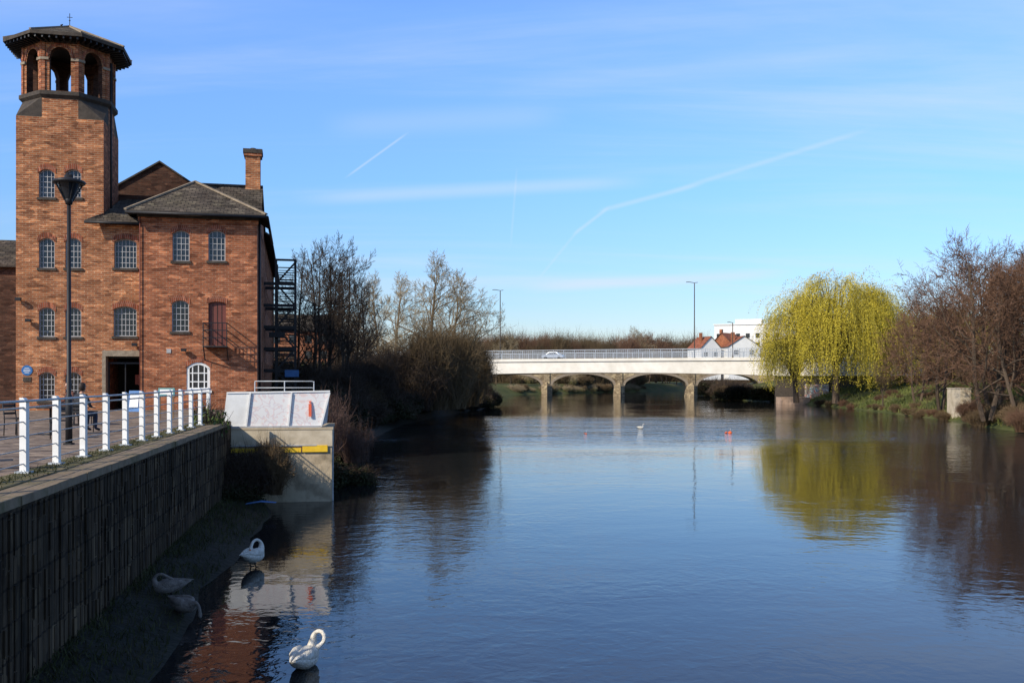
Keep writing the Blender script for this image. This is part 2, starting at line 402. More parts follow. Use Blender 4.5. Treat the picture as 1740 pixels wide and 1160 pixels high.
for k in range(8):
    p,q=ring[k],ring[(k+1)%8]
    rf.face([(p[0],p[1],EZ+.12),(q[0],q[1],EZ+.12),(0,0,18.8)],'slate')
    rf.face([(p[0],p[1],EZ-.04),(q[0],q[1],EZ-.04),(q[0],q[1],EZ+.12),(p[0],p[1],EZ+.12)],'darkstone')
    rf.face([(p[0],p[1],EZ-.04),(0,0,EZ+.02),(q[0],q[1],EZ-.04)],'black')
    rf.beam((p[0],p[1],EZ+.16),(0,0,18.83),.1,.07,'stone')
    for t in np.linspace(.08,.92,7):
        x=p[0]*(1-t)+q[0]*t; y=p[1]*(1-t)+q[1]*t; l=math.hypot(x,y); s=(ap+.05)/l*1.02
        rf.beam((x*.98,y*.98,EZ-.1),(x*s,y*s,EZ-.12),.07,.14,'black')
rf.tube([(0,0,18.7),(0,0,19.45)],.016,'black'); rf.lathe((0,0,19.1),[(0,-.05),(.045,0),(0,.05)],'black',8)
rf.box(-.13,.13,-.01,.01,19.25,19.27,'black')
rf.tube([(-.45,0,18.65),(-.38,0,18.85),(-.30,0,18.9)],[.02,.05,.01],'black',6)
rf.build('tower_roof',mill)

mr=MB()
gx,gz,gy=-5.7,13.75,9.0
xl,xr,ez=-11.6,0.0,10.0
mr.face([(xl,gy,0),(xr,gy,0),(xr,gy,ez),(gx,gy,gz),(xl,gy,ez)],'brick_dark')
mr.face([(xl,gy,0),(xl,gy,ez),(xl,34,ez),(xl,34,0)],'brick_red')
mr.face([(xl,34,0),(xl,34,ez),(gx,34,gz),(xr,34,ez),(xr,34,0)],'brick_red')
mr.build('range_walls',mill)
ro=MB()
def slab(mb,pts,t,mat,edge='darkstone'):
    n=len(pts); top=[(p[0],p[1],p[2]+t) for p in pts]
    mb.face(top,mat); mb.face(list(pts)[::-1],edge)
    for i in range(n): mb.face([pts[i],pts[(i+1)%n],top[(i+1)%n],top[i]],edge)
s=(gz-ez)/(xr-gx)
slab(ro,[(xr+.35,gy-.15,ez-.35*s),(xr+.35,34,ez-.35*s),(gx,34,gz),(gx,gy-.15,gz)],.1,'slate')
slab(ro,[(gx,gy-.15,gz),(gx,34,gz),(xl-.3,34,ez-.3*s),(xl-.3,gy-.15,ez-.3*s)],.1,'slate')
ax,ay,az=-3.2,3.2,11.5; ov=.55
FL=(XL-ov,-ov,EV+.02);FR=(.45,-ov,EV+.02)
slab(ro,[FL,FR,(ax,ay,az)],.09,'slate')
slab(ro,[FR,(.45,3.4,EV+.02),(ax,ay,az)],.09,'slate')
slab(ro,[(XL-ov,7,EV+.02),FL,(ax,ay,az),(ax,7,az)],.09,'slate')
slab(ro,[(ax-.05,2.9,EV+1.0),(.12,2.9,EV+1.0),(.12,4.6,az+.15),(ax-.05,4.6,az+.15)],.08,'slate')
slab(ro,[(ax-.05,4.6,az+.15),(.12,4.6,az+.15),(.12,8.9,10.0),(ax-.05,8.9,10.0)],.08,'slate')
ro.face([(.02,3.2,EV-.1),(.02,8.9,EV-.1),(.02,8.9,9.9),(.02,4.6,az+.1),(.02,3.2,EV+1.1)],'brick_red')
for a_,b_ in ((FL,(ax,ay,az)),(FR,(ax,ay,az))): ro.beam((a_[0],a_[1],a_[2]+.13),(b_[0],b_[1],b_[2]+.13),.16,.08,'stone')
ro.beam((ax,4.6,az+.27),(.12,4.6,az+.27),.2,.1,'darkstone')
ro.tube([(XL-ov,-ov-.05,EV),(.5,-ov-.05,EV)],.07,'black'); ro.tube([(.5,-ov-.05,EV),(.5,8.8,EV)],.07,'black')
ro.tube([(.42,9,ez-.3),(.42,34,ez-.3)],.07,'black')
bxl=TXR-.75
slab(ro,[(bxl,SY-.5,SZ),(XL+.05,SY-.5,SZ),(XL+.4,5,11.0),(TXR+.1,4.2,10.6),(TXR+.06,SY+.4,SZ+.62)],.09,'slate')
slab(ro,[(bxl,SY-.5,SZ),(TXR+.0,SY-.02,SZ+.45),(TXR+.0,SY+.0,SZ+.02)],.08,'slate')
ro.tube([(bxl,SY-.55,SZ),(XL,SY-.55,SZ)],.06,'black')
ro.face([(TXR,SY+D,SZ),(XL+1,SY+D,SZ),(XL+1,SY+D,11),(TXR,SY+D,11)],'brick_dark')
ro.build('slate_roofs',mill)
ch=MB()
ch.box(-.78,-.02,4.4,5.2,11,13.35,'brick'); ch.box(-.86,.06,4.32,5.28,13.35,13.5,'brick_red'); ch.box(-.9,.1,4.28,5.32,13.5,13.72,'darkstone')
ch.tube([(-.4,4.8,13.7),(-.4,4.8,13.85)],.15,'darkstone')
ch.build('chimney',mill)
bt=MB()
a,b,c,d,r=ops[3]
bx0,bx1=a-.15,b+.1; bz=c
bt.box(bx0,bx1,-.95,-.0,bz-.1,bz-.04,'black')
for x in (bx0,bx1):
    bt.beam((x,-.93,bz-.1),(x,-.93,bz+1.05),.045,.045,'black')
    for zz in (.35,.7,1.05): bt.beam((x,-.93,bz+zz),(x,0,bz+zz),.04,.04,'black')
    bt.beam((x,-.85,bz-.1),(x,-.02,bz-.7),.05,.05,'black')
for zz in (.35,.7,1.05): bt.beam((bx0,-.93,bz+zz),(bx1,-.93,bz+zz),.04,.04,'black')
for i in range(7):
    x=bx0+(bx1-bx0)*i/6; bt.beam((x,-.93,bz-.05),(x,-.93,bz+1.05),.02,.02,'black')
def floodlight(px,py,y):
    x=hx(px,y);z=hz(px,py,y)
    bt.box(x-.12,x+.12,y-.32,y-.12,z-.06,z+.08,'black'); bt.beam((x,y-.15,z),(x,y,z-.02),.03,.03,'black')
floodlight(313,595,0); floodlight(230,586,SY); floodlight(33,509,SY); floodlight(50,545,SY)
bt.tube([(XL+.03,-.08,0),(XL+.03,-.08,EV)],.025,'doorbrown')
bt.tube([(TXR+.12,SY+1.2,8),(TXR+.12,SY+1.2,16.9)],.05,'black')
bt.tube([(.1,.35,0),(.1,.35,EV)],.06,'black')
bt.build('balcony_and_fittings',mill)
pl=MB()
x,z=hx(46,SY),hz(46,629,SY)
vs=[(x+.24*math.cos(t),SY-.03,z+.24*math.sin(t)) for t in np.linspace(0,2*math.pi,24,endpoint=False)]
pl.face(vs,'blue'); 
for k,(w_,dz_) in enumerate(((.20,.10),(.30,.03),(.30,-.04),(.2,-.11))): pl.box(x-w_/2,x+w_/2,SY-.037,SY-.032,z+dz_-.012,z+dz_+.012,'white')
x2,z2=hx(46,SY),hz(46,644,SY); pl.box(x2-.17,x2+.17,SY-.03,SY-.002,z2-.12,z2+.1,'darkstone')
x3,z3=hx(285,0),hz(285,596,0); pl.box(x3-.05,x3+.15,-.03,-.002,z3-.1,z3+.1,'frame')
pl.build('wall_plaques',mill)
fe=MB()
fx0,fx1,fy0,fy1=.70,1.80,9.2,12.0
for x in (fx0,fx1):
    for y in (fy0,fy1): fe.beam((x,y,-1.5),(x,y,8.5),.14,.14,'black')
for i,zl in enumerate(np.arange(.7,8.3,1.27)):
    for y in (fy0,fy1): fe.beam((0,y,zl),(fx1,y,zl),.12,.18,'black')
    for x in (fx0,fx1): fe.beam((x,fy0,zl),(x,fy1,zl),.08,.1,'black')
    for y in (fy0,fy1): 
        fe.beam((fx0,y,zl+.5),(fx1,y,zl+.5),.05,.05,'black'); fe.beam((fx0,y,zl+.95),(fx1,y,zl+.95),.06,.06,'black')
    fe.beam((fx0 if i%2 else fx1,fy0,zl),(fx1 if i%2 else fx0,fy0,zl+1.27),.06,.1,'black')
    for k in range(7):
        t=k/7; yy=fy0+.2+(fy1-fy0-.4)*(t if i%2 else 1-t)
        fe.box(fx0+.1,fx1-.1,yy,yy+.22,zl+1.2*t,zl+1.2*t+.03,'black')
fe.beam((fx0,fy0,8.45),(fx1,fy0,8.45),.06,.12,'black')
fe.box(.3,1.2,8.8,9.1,3.9,4.2,'black')
fe.box(1.2,2.0,9,9.1,1.6,2.0,'blue')
fe.build('fire_escape',mill)

nb=empty('brick_outbuilding',(MCX,MCY,PZ),math.atan2(su,cu))
o=MB()
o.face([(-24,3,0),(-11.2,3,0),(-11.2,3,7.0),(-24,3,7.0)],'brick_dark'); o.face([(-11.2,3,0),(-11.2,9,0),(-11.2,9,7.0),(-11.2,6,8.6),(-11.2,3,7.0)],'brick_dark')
o.build('walls',nb)
o=MB(); slab(o,[(-24,2.7,6.95),(-11.1,2.7,6.95),(-11.1,6,8.6),(-24,6,8.6)],.1,'slate'); slab(o,[(-24,6,8.6),(-11.1,6,8.6),(-11.1,9.3,6.95),(-24,9.3,6.95)],.1,'slate'); 
for k in range(4):
    o.box(-13.9-k*2,-13.0-k*2,2.95,3.02,1.0,2.6,'glass')
o.build('roof',nb)

# ---------------------------------------------------------------- terrain
def interp(t,T): return float(np.interp(t,[a for a,_ in T],[b for _,b in T]))
LB=[(-60,-1),(0,-3.2),(8,-4.2),(13.6,-5.1),(19.7,-6.4),(25.4,-7.0),(30,-7.6),(33.7,-8.8),(38,-7.9),(42,-8.0),(48,-8.5),(55,-9.2),(62,-9.7),(76,-10.5),(90,-10.3),(105,-9.0),(120,-7.0),(135,-4.8),(150,-3.2),(170,-4),(190,-6),(225,-8),(250,-4),(270,8),(290,22),(320,42),(400,95),(500,160),(700,290),(1000,460),(4000,2300)]
RB=[(-60,33),(0,36),(40,38),(62,40.2),(76,41.6),(98,45.6),(123,48.4),(150,50.5),(167,50),(190,50),(225,49),(250,52),(270,58),(290,66),(320,80),(400,128),(500,190),(700,320),(1000,495),(4000,2360)]
def xL(y): return interp(y,LB)
def xR(y): return interp(y,RB)
def wallx(y): return -6.2-.171*(y-11.4)
gv=[];gf=[]
rows=[-60,-10]+list(np.arange(-5,33.8,1.3))+[33.75]+list(np.arange(38,160,4.0))+[170,180,190,205,225,245,260,270,280,290,305,320,360,400,450,500,600,700,850,1000,1500,2500,4000]
def rowpts(y):
    l=xL(y);r=xR(y); j=lambda a: U(-a,a)
    if y<33.8:
        w=wallx(y)
        L=[(-4000,2.8),(-200,2.8),(w-6,2.8),(w-.42,2.8),(w-.38,.35),(w-.05,.42+j(.05)),((w*2+l)/3,.3+j(.08)),((w+2*l)/3,.16+j(.07)),(l+j(.15),-.02),(l+.8,-.3),(l+5,-1.2)]
    else:
        hh=2.6
        L=[(-4000,3.5),(-300,3.2),(l-30,hh+.3),(l-10,hh+.1),(l-6,hh+j(.2)),(l-4,2.0+j(.2)),(l-2.4,1.2+j(.2)),(l-1,.45+j(.12)),(l+j(.2),-.02),(l+.9,-.35),(l+5,-1.2)]
    Rr=[(r-5,-1.2),(r-1,-.35),(r+j(.3),-.02),(r+1.2,.6+j(.15)),(r+3.5,1.5+j(.25)),(r+7,2.5+j(.3)),(r+13,3.6+j(.3)),(r+25,4.0),(r+60,4.2),(r+400,4.3),(r+4000,4.3)]
    return L+Rr
for i,y in enumerate(rows):
    p=rowpts(y); nc=len(p)
    for x,z in p: gv.append((x,y,z))
for i in range(len(rows)-1):
    for k in range(nc-1):
        gf.append((i*nc+k,i*nc+k+1,(i+1)*nc+k+1,(i+1)*nc+k))
me=bpy.data.meshes.new('ground'); me.from_pydata(gv,[],gf)
me.materials.append(M['grass']); me.materials.append(M['mud'])
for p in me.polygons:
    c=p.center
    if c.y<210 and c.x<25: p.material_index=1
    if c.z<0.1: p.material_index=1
    p.use_smooth=True
gr=bpy.data.objects.new('ground',me); scene.collection.objects.link(gr)

def watermat():
    m,nt,b=newmat('river_water')
    b.inputs['Base Color'].default_value=(.013,.014,.015,1); b.inputs['Roughness'].default_value=.03; b.inputs['IOR'].default_value=1.333
    b.inputs['Specular IOR Level'].default_value=.6
    tc=N(nt,'ShaderNodeTexCoord')
    def nz(scale,detail,sx=1,sy=1,dist=0):
        mp=N(nt,'ShaderNodeMapping'); mp.inputs['Scale'].default_value=(sx,sy,1)
        n=N(nt,'ShaderNodeTexNoise'); n.inputs['Scale'].default_value=scale; n.inputs['Detail'].default_value=detail; n.inputs['Distortion'].default_value=dist
        nt.links.new(tc.outputs['Object'],mp.inputs[0]); nt.links.new(mp.outputs[0],n.inputs['Vector']); return n.outputs['Fac']
    def math_(op,a,bv):
        n=N(nt,'ShaderNodeMath',operation=op)
        for i,v in enumerate((a,bv)):
            if isinstance(v,(int,float)): n.inputs[i].default_value=v
            else: nt.links.new(v,n.inputs[i])
        return n.outputs[0]
    fine=nz(4.2,2,1,1,.6); mid=nz(.95,2,1,1.2,.8); big=nz(.06,3,1,.7,1.2); swell=nz(.22,3,.55,1.0,.7)
    rm=ramp(nt,[(.42,(.18,.18,.18)),(.60,(1,1,1))]); nt.links.new(big,rm.inputs['Fac'])
    sp=N(nt,'ShaderNodeSeparateXYZ'); nt.links.new(tc.outputs['Object'],sp.inputs[0])
    mr=N(nt,'ShaderNodeMapRange',interpolation_type='SMOOTHSTEP'); mr.inputs['From Min'].default_value=56; mr.inputs['From Max'].default_value=74
    mr.inputs['To Min'].default_value=0; mr.inputs['To Max'].default_value=1.0; nt.links.new(sp.outputs['Y'],mr.inputs['Value'])
    mr2=N(nt,'ShaderNodeMapRange',interpolation_type='SMOOTHSTEP'); mr2.inputs['From Min'].default_value=96; mr2.inputs['From Max'].default_value=116
    mr2.inputs['To Min'].default_value=1; mr2.inputs['To Max'].default_value=0; nt.links.new(sp.outputs['Y'],mr2.inputs['Value'])
    band=math_('MULTIPLY',mr.outputs[0],mr2.outputs[0])
    amp=math_('ADD',rm.outputs['Color'],math_('MULTIPLY',band,2.4))
    h=math_('ADD',math_('MULTIPLY',fine,.5),math_('MULTIPLY',mid,1.0))
    h=math_('MULTIPLY',h,amp)
    h=math_('ADD',h,math_('MULTIPLY',swell,math_('ADD',math_('MULTIPLY',band,9.0),1.2)))
    bp=N(nt,'ShaderNodeBump'); bp.inputs['Strength'].default_value=1; bp.inputs['Distance'].default_value=.017
    nt.links.new(h,bp.inputs['Height']); nt.links.new(bp.outputs['Normal'],b.inputs['Normal'])
    return m
M['water']=watermat()
me=bpy.data.meshes.new('water'); me.from_pydata([(-60,-60,0),(2500,-60,0),(2500,4000,0),(-60,4000,0)],[],[(0,1,2,3)])
me.materials.append(M['water']); wo=bpy.data.objects.new('water',me); scene.collection.objects.link(wo)

# ---------------------------------------------------------------- promenade, wall, coping, railing
p=MB()
p.face([(wallx(-10)-.5,-10,PZ),(wallx(33.0)-.5,33.0,PZ),(-11.2,33.6,PZ),(-10.8,40,PZ),(-12.2,44,PZ),(-12.3,46,PZ),(-80,46,PZ),(-80,-10,PZ)],'paving')
p.face([(-80,46,PZ-.004),(-12,46,PZ-.004),(-18,75,PZ-.004),(-80,75,PZ-.004)],'paving')
p.build('promenade')
rw=MB()
ys=[-10,8,11.4,16,20,24,28,33.4]
for i in range(len(ys)-1):
    y0,y1=ys[i],ys[i+1]; a0,a1=wallx(y0),wallx(y1)
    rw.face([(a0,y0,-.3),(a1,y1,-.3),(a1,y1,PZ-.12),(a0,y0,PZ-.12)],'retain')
# rough vertical ribs of uneven width, depth and length
y=-9
while y<33.3:
    a=wallx(y); w_=U(.05,.10); z0=-.2; 
    while z0<PZ-.2:
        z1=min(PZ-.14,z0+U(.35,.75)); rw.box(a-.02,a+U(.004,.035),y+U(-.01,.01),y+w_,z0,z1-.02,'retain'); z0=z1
    y+=U(.16,.26)
y=-9
while y<33:
    y2=min(y+1.5,33.3); j=U(-.012,.012)
    rw.beam((wallx(y)-.21+j,y,PZ-.06),(wallx(y2-.012)-.21+j,y2-.012,PZ-.06),.5,.125+U(-.01,.01),'copingstone'); y+=1.5
rw.build('retaining_wall')
vg=MB(); vg.beam((wallx(-10)-.76,-10,PZ-.02),(wallx(33)-.76,33,PZ-.02),.58,.07,'coping'); vg.build('mossy_verge')
rl=empty('railing'); po=MB(); ra_=MB()
def rx(y): return -7.68-.150*(y-14.8)
posts=[]
y=2.6
while y<32.5: posts.append(y); y+=1.53
RH=1.2
for y in posts:
    x=rx(y)
    po.box(x-.052,x+.052,y-.05,y+.05,PZ,PZ+RH-.05,'white')
    po.add([(x-.052,y-.05,PZ+RH-.05),(x+.052,y-.05,PZ+RH-.05),(x+.052,y+.05,PZ+RH-.05),(x-.052,y+.05,PZ+RH-.05),(x-.052,y-.05,PZ+RH),(x+.0,y-.05,PZ+RH),(x+.0,y+.05,PZ+RH),(x-.052,y+.05,PZ+RH)],[(4,5,6,7),(0,1,5,4),(1,2,6,5),(2,3,7,6),(3,0,4,7)],'white')
    po.box(x-.11,x+.11,y-.09,y+.09,PZ+.0,PZ+.045,'grey')
po.build('posts',rl)
for k in range(5):
    z=PZ+.16+k*.22
    ra_.tube([(rx(posts[0]),posts[0],z),(rx(posts[-1]),posts[-1],z)],.011 if k<4 else .018,'frame',6)
ra_.tube([(rx(posts[0])+.07,posts[0],PZ+RH-.05),(rx(posts[-1])+.07,posts[-1],PZ+RH-.05)],.022,'grey',6)
ra_.build('rails',rl)

def tall_lamp():
    e=empty('street_lamp',(-10.07,21.4,PZ)); m=MB()
    m.tube([(0,0,0),(0,0,1.1),(0,0,1.15),(0,0,5.6)],[.075,.075,.05,.042],'black',10)
    m.box(-.09,.09,-.09,.09,0,.04,'black')
    m.build('column',e)
    m=MB()
    m.lathe((0,0,5.5),[(.05,0),(.10,.10),(.17,.24),(.24,.42)],'glass',16)
    m.lathe((0,0,5.92),[(.0,.0),(.34,.0),(.36,.04),(.33,.07),(.2,.11),(.10,.13),(.09,.2),(0,.21)],'black',24)
    for k in range(4):
        a=math.pi/4+k*math.pi/2; m.beam((.06*math.cos(a),.06*math.sin(a),5.5),(.30*math.cos(a),.30*math.sin(a),5.93),.03,.03,'black')
    m.lathe((0,0,5.45),[(.0,0),(.07,0),(.09,.1),(.06,.2),(0,.2)],'black',12)
    m.build('lantern',e)
tall_lamp()

# ---------------------------------------------------------------- outfall platform (aligned with the river wall)
PY=33.8; X0,X1=-10.35,-6.45
pf=empty('river_platform',(X1,PY,0),.168); PM=Matrix.Translation((-X1,-PY,0))
def PMB():
    q=MB(); q.M=PM; return q
m=PMB()
m.box(X0+.05,X1-.02,PY+.06,PY+3.0,-1,1.98,'conc'); m.box(X0,X1,PY,PY+3.1,1.98,2.58,'cream'); m.box(X0-.02,X1+.03,PY-.02,PY+3.15,2.58,2.66,'conc')
m.box(X1-.0,X1+.04,PY+.2,PY+.35,-.5,2.5,'grey')
m.build('concrete_body',pf)
m=PMB(); m.box(-10.2,-7.55,PY-.012,PY+.055,1.78,1.93,'yellow'); m.box(-7.5,-6.62,PY-.02,PY+.052,1.78,2.02,'yellow')
m.box(-10.0,-7.0,PY-.03,PY-.002,2.0,2.03,'grey')
m.build('yellow_edge',pf)
m=PMB()
def panel(xa,xb,ta,tb,yb,yt,zb,zt,mat):
    m.add([(xa,yb,zb),(xb,yb,zb),(tb,yt,zt),(ta,yt,zt),(xa,yb+.04,zb),(xb,yb+.04,zb),(tb,yt+.04,zt),(ta,yt+.04,zt)],[(0,1,2,3),(7,6,5,4),(3,2,6,7),(0,4,5,1),(1,5,6,2),(0,3,7,4)],mat)
LN=-.06
panel(-10.25,-9.45,-10.1,-9.3,PY+.04,PY+LN,2.7,3.88,'white')
panel(-9.43,-8.0,-9.28,-7.88,PY+.04,PY+LN,2.7,3.9,'hoarding'); panel(-7.98,-6.85,-7.86,-6.55,PY+.04,PY+LN,2.7,3.93,'hoarding')
m.beam((-10.28,PY+.01,2.69),(-6.83,PY+.01,2.69),.06,.06,'frame'); m.beam((-10.1,PY+LN-.01,3.9),(-6.53,PY+LN-.01,3.95),.05,.05,'white')
for xa,ta in ((-9.44,-9.29),(-7.99,-7.87),(-6.84,-6.54)): m.beam((xa,PY-.0,2.7),(ta,PY+LN-.04,3.9),.05,.05,'white')
m.add([(-6.85,PY+.04,2.7),(-6.7,PY+2.6,2.7),(-6.6,PY+2.6,3.9),(-6.55,PY+LN,3.93)],[(0,1,2,3)],'grey')
m.build('hoarding_panels',pf)
m=PMB()
m.box(-7.28,-7.18,PY-.09,PY-.05,3.05,3.5,'redpaint'); m.box(-7.26,-7.20,PY-.09,PY-.05,3.53,3.60,'redpaint')
m.build('warning_marker',pf)
m=PMB()
for zz in (3.75,4.05,4.3): m.tube([(-9.4,PY+2.6,zz),(-7.25,PY+2.6,zz),(-7.2,PY+2.6,zz-.08)],.02,'grey',6)
for x in (-9.4,-8.3,-7.2): m.tube([(x,PY+2.6,2.6),(x,PY+2.6,4.3)],.02,'grey',6)
m.build('guard_rail',pf)
ib=empty('information_board',(-12.8,34.9,PZ)); m=MB(); m.box(-.3,.3,-.03,.03,.85,1.15,'teal'); m.box(-.24,.24,-.036,-.031,.92,1.1,'white'); m.box(-.27,-.22,-.02,.02,0,.85,'timber'); m.box(.22,.27,-.02,.02,0,.85,'timber'); m.build('board',ib)
ab=empty('a_board_sign',(-17.2,43.0,PZ)); m=MB()
m.add([(-.28,-.25,0),(.28,-.25,0),(.28,0,.95),(-.28,0,.95)],[(0,1,2,3)],'blue'); m.add([(-.28,.25,0),(.28,.25,0),(.28,0.01,.95),(-.28,0.01,.95)],[(0,1,2,3)],'blue'); m.add([(-.2,-.22,.2),(.2,-.22,.2),(.2,-.08,.75),(-.2,-.08,.75)],[(0,1,2,3)],'white'); m.build('boards',ab)

# ---------------------------------------------------------------- café furniture & people
def chair(x,y,rz,name='cafe_chair'):
    e=empty(name,(x,y,PZ),rz); m=MB()
    for sx in (-.2,.2):
        m.tube([(sx,-.2,0),(sx,-.2,.45)],.014,'black',6); m.tube([(sx,.22,0),(sx,.2,.45),(sx,.26,.88)],.014,'black',6)
    m.box(-.22,.22,-.22,.22,.44,.465,'black')
    for zz in (.58,.68,.78,.86): m.box(-.2,.2,.215+(zz-.45)*.12,.235+(zz-.45)*.12,zz-.03,zz+.03,'black')
    m.build('frame_and_seat',e)
def table(x,y):
    e=empty('cafe_table',(x,y,PZ)); m=MB()
    m.lathe((0,0,0),[(.0,.74),(.36,.74),(.36,.71),(.03,.70),(.03,.05),(.22,.02),(.22,0)],'black',18); m.build('top_and_base',e)
def person(x,y,rz,coat):
    e=empty('person',(x,y,PZ),rz)
    J={'pel':(0,.06,.52),'sp':(0,.09,.72),'ch':(0,.07,.95),'nk':(0,.04,1.08),'hb':(0,.02,1.14),
       'sl':(-.17,.06,1.01),'el':(-.23,-.02,.74),'wl':(-.12,-.25,.70),'sr':(.17,.06,1.01),'er':(.23,-.02,.74),'wr':(.12,-.25,.70),
       'hl':(-.10,.02,.51),'kl':(-.13,-.40,.52),'al':(-.13,-.38,.10),'tl':(-.14,-.56,.045),'hr':(.10,.02,.51),'kr':(.13,-.40,.52),'ar':(.13,-.36,.10),'tr':(.14,-.54,.045)}
    rad={'pel':.15,'sp':.13,'ch':.15,'nk':.055,'hb':.055,'sl':.065,'el':.045,'wl':.03,'sr':.065,'er':.045,'wr':.03,'hl':.09,'kl':.06,'al':.042,'tl':.035,'hr':.09,'kr':.06,'ar':.042,'tr':.035}
    keys=list(J); ed=[('pel','sp'),('sp','ch'),('ch','nk'),('nk','hb'),('ch','sl'),('sl','el'),('el','wl'),('ch','sr'),('sr','er'),('er','wr'),('pel','hl'),('hl','kl'),('kl','al'),('al','tl'),('pel','hr'),('hr','kr'),('kr','ar'),('ar','tr')]
    me=bpy.data.meshes.new('b'); me.from_pydata([J[k] for k in keys],[(keys.index(a),keys.index(b)) for a,b in ed],[])
    ob=bpy.data.objects.new('b',me); scene.collection.objects.link(ob)
    sk=ob.modifiers.new('s','SKIN'); ss=ob.modifiers.new('u','SUBSURF'); ss.levels=2; ss.render_levels=2
    for i,k in enumerate(keys):
        me.skin_vertices[0].data[i].radius=(rad[k],rad[k]*(.75 if k in('ch','sp') else 1)); me.skin_vertices[0].data[i].use_root=(i==0)
    dg=bpy.context.evaluated_depsgraph_get(); dg.update()
    m2=bpy.data.meshes.new_from_object(ob.evaluated_get(dg)); m2.name='body'
    bpy.data.objects.remove(ob)
    m2.materials.clear()
    for k in (coat,'trousers','skin','black'): m2.materials.append(M[k])
    for p_ in m2.polygons:
        c=p_.center; p_.use_smooth=True
        if c.z>1.09: p_.material_index=2
        elif c.y<-.215 and c.z>.62: p_.material_index=2
        elif c.z<.09: p_.material_index=3
        elif c.z<.6 : p_.material_index=1
    bo=bpy.data.objects.new('body',m2); scene.collection.objects.link(bo); bo.parent=e
    h=MB()
    prof_=[(.0,-.125),(.045,-.118),(.062,-.09),(.074,-.04),(.079,.0),(.08,.04),(.07,.085),(.045,.112),(0,.122)]
    h.M=Matrix.Translation((0,-.01,1.25))@Matrix.Diagonal((1,1.2,1,1)); h.lathe((0,0,0),prof_,'skin',16)
    h.M=Matrix.Translation((0,.012,1.265))@Matrix.Diagonal((1.08,1.25,1.08,1))
    h.lathe((0,0,0),[(.05,-.10),(.078,-.05),(.084,.0),(.082,.05),(.07,.085),(.045,.112),(0,.122)],'hair',14)
    h.M=Matrix.Translation((0,-.01,1.25))
    h.tube([(0,-.09,.01),(0,-.118,-.025),(0,-.09,-.035)],[.008,.014,.01],'skin',6)
    for sx in (-1,1):
        h.tube([(sx*.03,-.09,.0),(sx*.03,-.097,.0)],[.012,.008],'hair',6); h.tube([(sx*.08,.0,-.03),(sx*.088,.0,.0),(sx*.08,.005,.03)],[.008,.014,.008],'skin',6)
    h.tube([(-.022,-.088,-.06),(.022,-.088,-.06)],.006,'beak',5)
    h.M=Matrix.Identity(4)
    for sx in (-1,1):
        w=Vector((sx*.12,-.25,.70)); h.tube([w,w+Vector((-sx*.02,-.08,-.01))],[(.03,.02),(.042,.017)],'skin',8)
        for k in range(4):
            b0=w+Vector((-sx*.02+(k-1.5)*.02,-.08,-.01)); L=[.06,.075,.07,.055][k]
            h.tube([b0,b0+Vector((0,-L*.6,-.005)),b0+Vector((0,-L*.85,-.03))],[.009,.008,.006],'skin',6)
        b0=w+Vector((-sx*.04,-.03,0)); h.tube([b0,b0+Vector((-sx*.03,-.035,.0)),b0+Vector((-sx*.03,-.06,-.005))],[.011,.009,.007],'skin',6)
    h.build('head_and_hands',e)
chair(-12.0,26.3,2.9); person(-12.0,26.3,2.9,'coat'); table(-12.3,25.1)
chair(-13.1,24.9,1.3); chair(-14.6,31.0,-.6); person(-14.6,31.0,-.6,'coat2'); chair(-13.6,30.2,2.4); table(-14.1,30.3)
chair(-9.9,16.8,.5); chair(-11.3,23.6,.2); chair(-15.6,27.0,2.0)
ben=empty('timber_bench',(-14.2,23.2,PZ),.4); m=MB()
for k in range(4): m.box(-.9,.9,-.25+k*.12,-.16+k*.12,.43,.46,'timber')
for k in range(3): m.box(-.9,.9,.25,.28,.55+k*.13,.64+k*.13,'timber')
for sx in (-.75,.75): m.box(sx-.03,sx+.03,-.22,-.16,0,.43,'black'); m.box(sx-.03,sx+.03,.2,.26,0,.9,'black')
m.build('bench_slats',ben)
br=empty('safety_barrier',(-9.25,14.9,PZ),.1); m=MB()
for k in range(6): m.box(-1.2+k*.36,-.84+k*.36,-.03,.03,.7,.9,'redpaint' if k%2 else 'white')
m.box(-1.2,.96,-.02,.02,.05,.12,'redpaint')
for x in (-1.1,.85): m.box(x,x+.06,-.03,.03,0,.95,'redpaint'); m.box(x-.03,x+.09,-.28,.28,0,.04,'black')
m.build('barrier',br)

